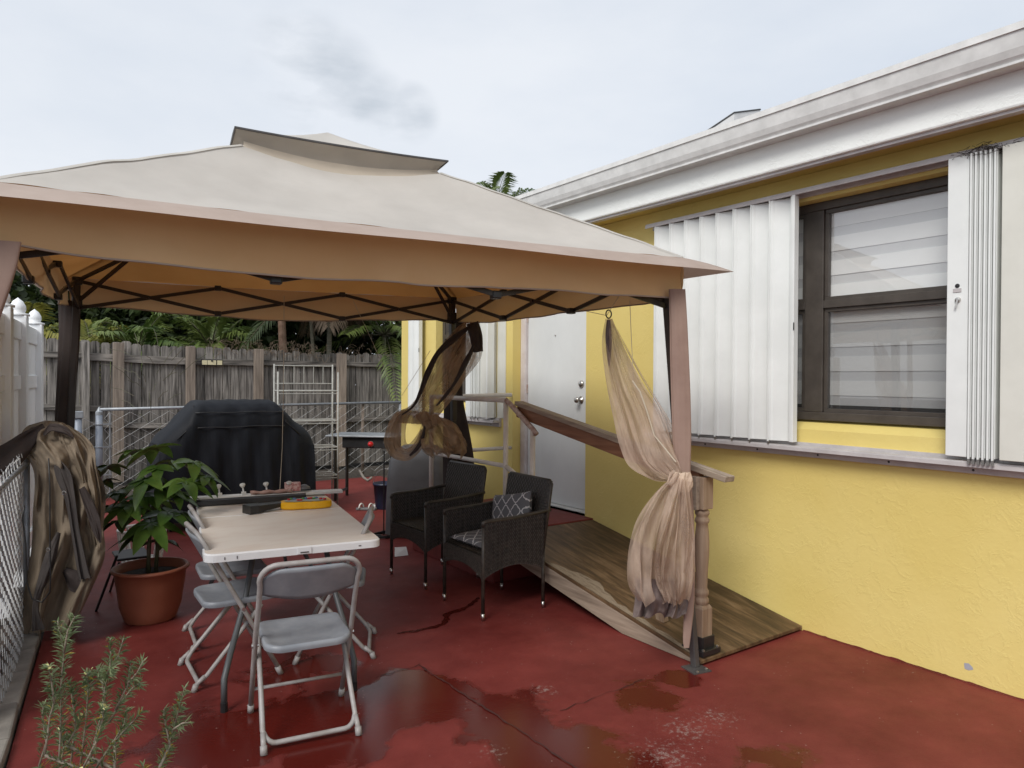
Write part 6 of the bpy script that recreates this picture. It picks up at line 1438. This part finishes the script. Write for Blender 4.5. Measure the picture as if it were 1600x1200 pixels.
palm('feather palm with a pinkish peeling trunk behind the fence', bp_(447, 12.6), 4.2, 18, 1.9, 'palm', 'trunkpink', .085, seed=.8, lean=(-.15, 0), low=-.15)
palm('slim palm with pale forked stem behind the covered grill', bp_(508, 13.2), 3.4, 18, 1.8, 'palm', 'trunk', .06, seed=1.9, lean=(.1, 0), dead=3, low=-.15)
palm('slim pale palm stem beside another behind the wire rack', bp_(499, 13.1), 3.2, 10, 1.6, 'palmdark', 'trunk', .04, seed=3.4, lean=(-.2, 0), low=-.1)
palm('deep green feather palm beside the yellow house corner', bp_(600, 14.2), 2.6, 18, 1.8, 'palm', seed=4.4, low=-.1)
palm('tall palm whose spear leaves stick up above the canopy vent', bp_(385, 15.5), 5.75, 16, 2.1, 'palm', 'trunk', .09, seed=.5, low=-.2)
palm('tall palm showing fronds between the canopy and the roof gutter', bp_(770, 17.0), 5.7, 18, 2.1, 'palm', 'trunk', .09, seed=1.5, low=-.2, ll=.55)
# spear leaves
for (px, y0, y1, d) in ((375, 260, 197, 15.5), (513, 260, 198, 15.8)):
    pass
# dense dark understory: one hedge per stretch, each a mass of blades and leaves
def hedge(label, pa, pb, d, z0, z1, m_, n_, seed_):
    rn_ = random.Random(seed_); a = P(pa, 560, d); b = P(pb, 560, d + (pb - pa) * .0055); a.z = b.z = 0; r_ = thing('hedge_shrub', label, 'shrub', (a + b) / 2, 'shrubs behind the fence'); A, B = MB(), MB()
    for k in range(n_):
        t = rn_.random(); c = lerp(a, b, t) + f0 * rn_.uniform(0, 1.4) + V((0, 0, lerp(z0, z1 + .35 * math.sin(t * 9 + seed_), rn_.random() ** .8))); dd = V((rn_.uniform(-1, 1), rn_.uniform(-1, 1), rn_.uniform(-.5, 1.2))).normalized(); l = rn_.uniform(.12, .42); s_ = dd.orthogonal().normalized(); s_ = (s_ * rn_.uniform(-1, 1) + dd.cross(s_) * rn_.uniform(-1, 1)).normalized() * rn_.uniform(.03, .075)
        A.add([c, c + dd * l * .5 + s_, c + dd * l - V((0, 0, .12 * l)), c + dd * l * .5 - s_], [(0, 1, 2, 3)])
    A.build('foliage', MT[m_], r_)
    for k in range(10):
        p = lerp(a, b, (k + .5) / 10) + f0 * rn_.uniform(.2, 1); B.tube([p, p + V((rn_.uniform(-.2, .2), rn_.uniform(-.2, .2), z1 * .7))], [.03, .012], 6)
    B.build('branches', MT['rosestem'], r_)
hedge('dense dark shrub mass behind the vinyl fence end', -60, 140, 12.8, 0.4, 3.6, 'palmdark', 6500, 1)
hedge('dense dark shrub mass behind the fence solar light', 130, 340, 13.2, 0.4, 3.8, 'palmdark', 7500, 2)
hedge('dense dark shrub mass behind the covered grill', 330, 520, 14.0, 0.4, 3.9, 'palmdark', 7500, 3)
hedge('dense dark shrub mass beside the house corner', 505, 690, 14.8, 0.4, 3.7, 'palmdark', 6000, 4)
# vines and dry twigs tumbling over the fence top
mb = MB(); rn_ = random.Random(9)
for k in range(330):
    px = rn_.gauss(440, 95)
    if not 330 < px < 625: continue
    t = t_at(px); c = FA + FD * t + FN * rn_.uniform(-.02, .12); c.z = zat(px, ftop(px)) + rn_.uniform(-.10, .14); a = rn_.uniform(0, 6.28); d = V((math.cos(a), math.sin(a) * .4, rn_.uniform(-.7, .5))) * rn_.uniform(.05, .20); mb.tube([c, c + d * .5 + V((0, 0, rn_.uniform(0, .06))), c + d - V((0, 0, .04))], .0035, 3, cap=False)
o = mb.build('dry_vines', MT['palmdead']); tag(o, 'dry tangled vine twigs spilling over the fence top', 'vines', kind='stuff')
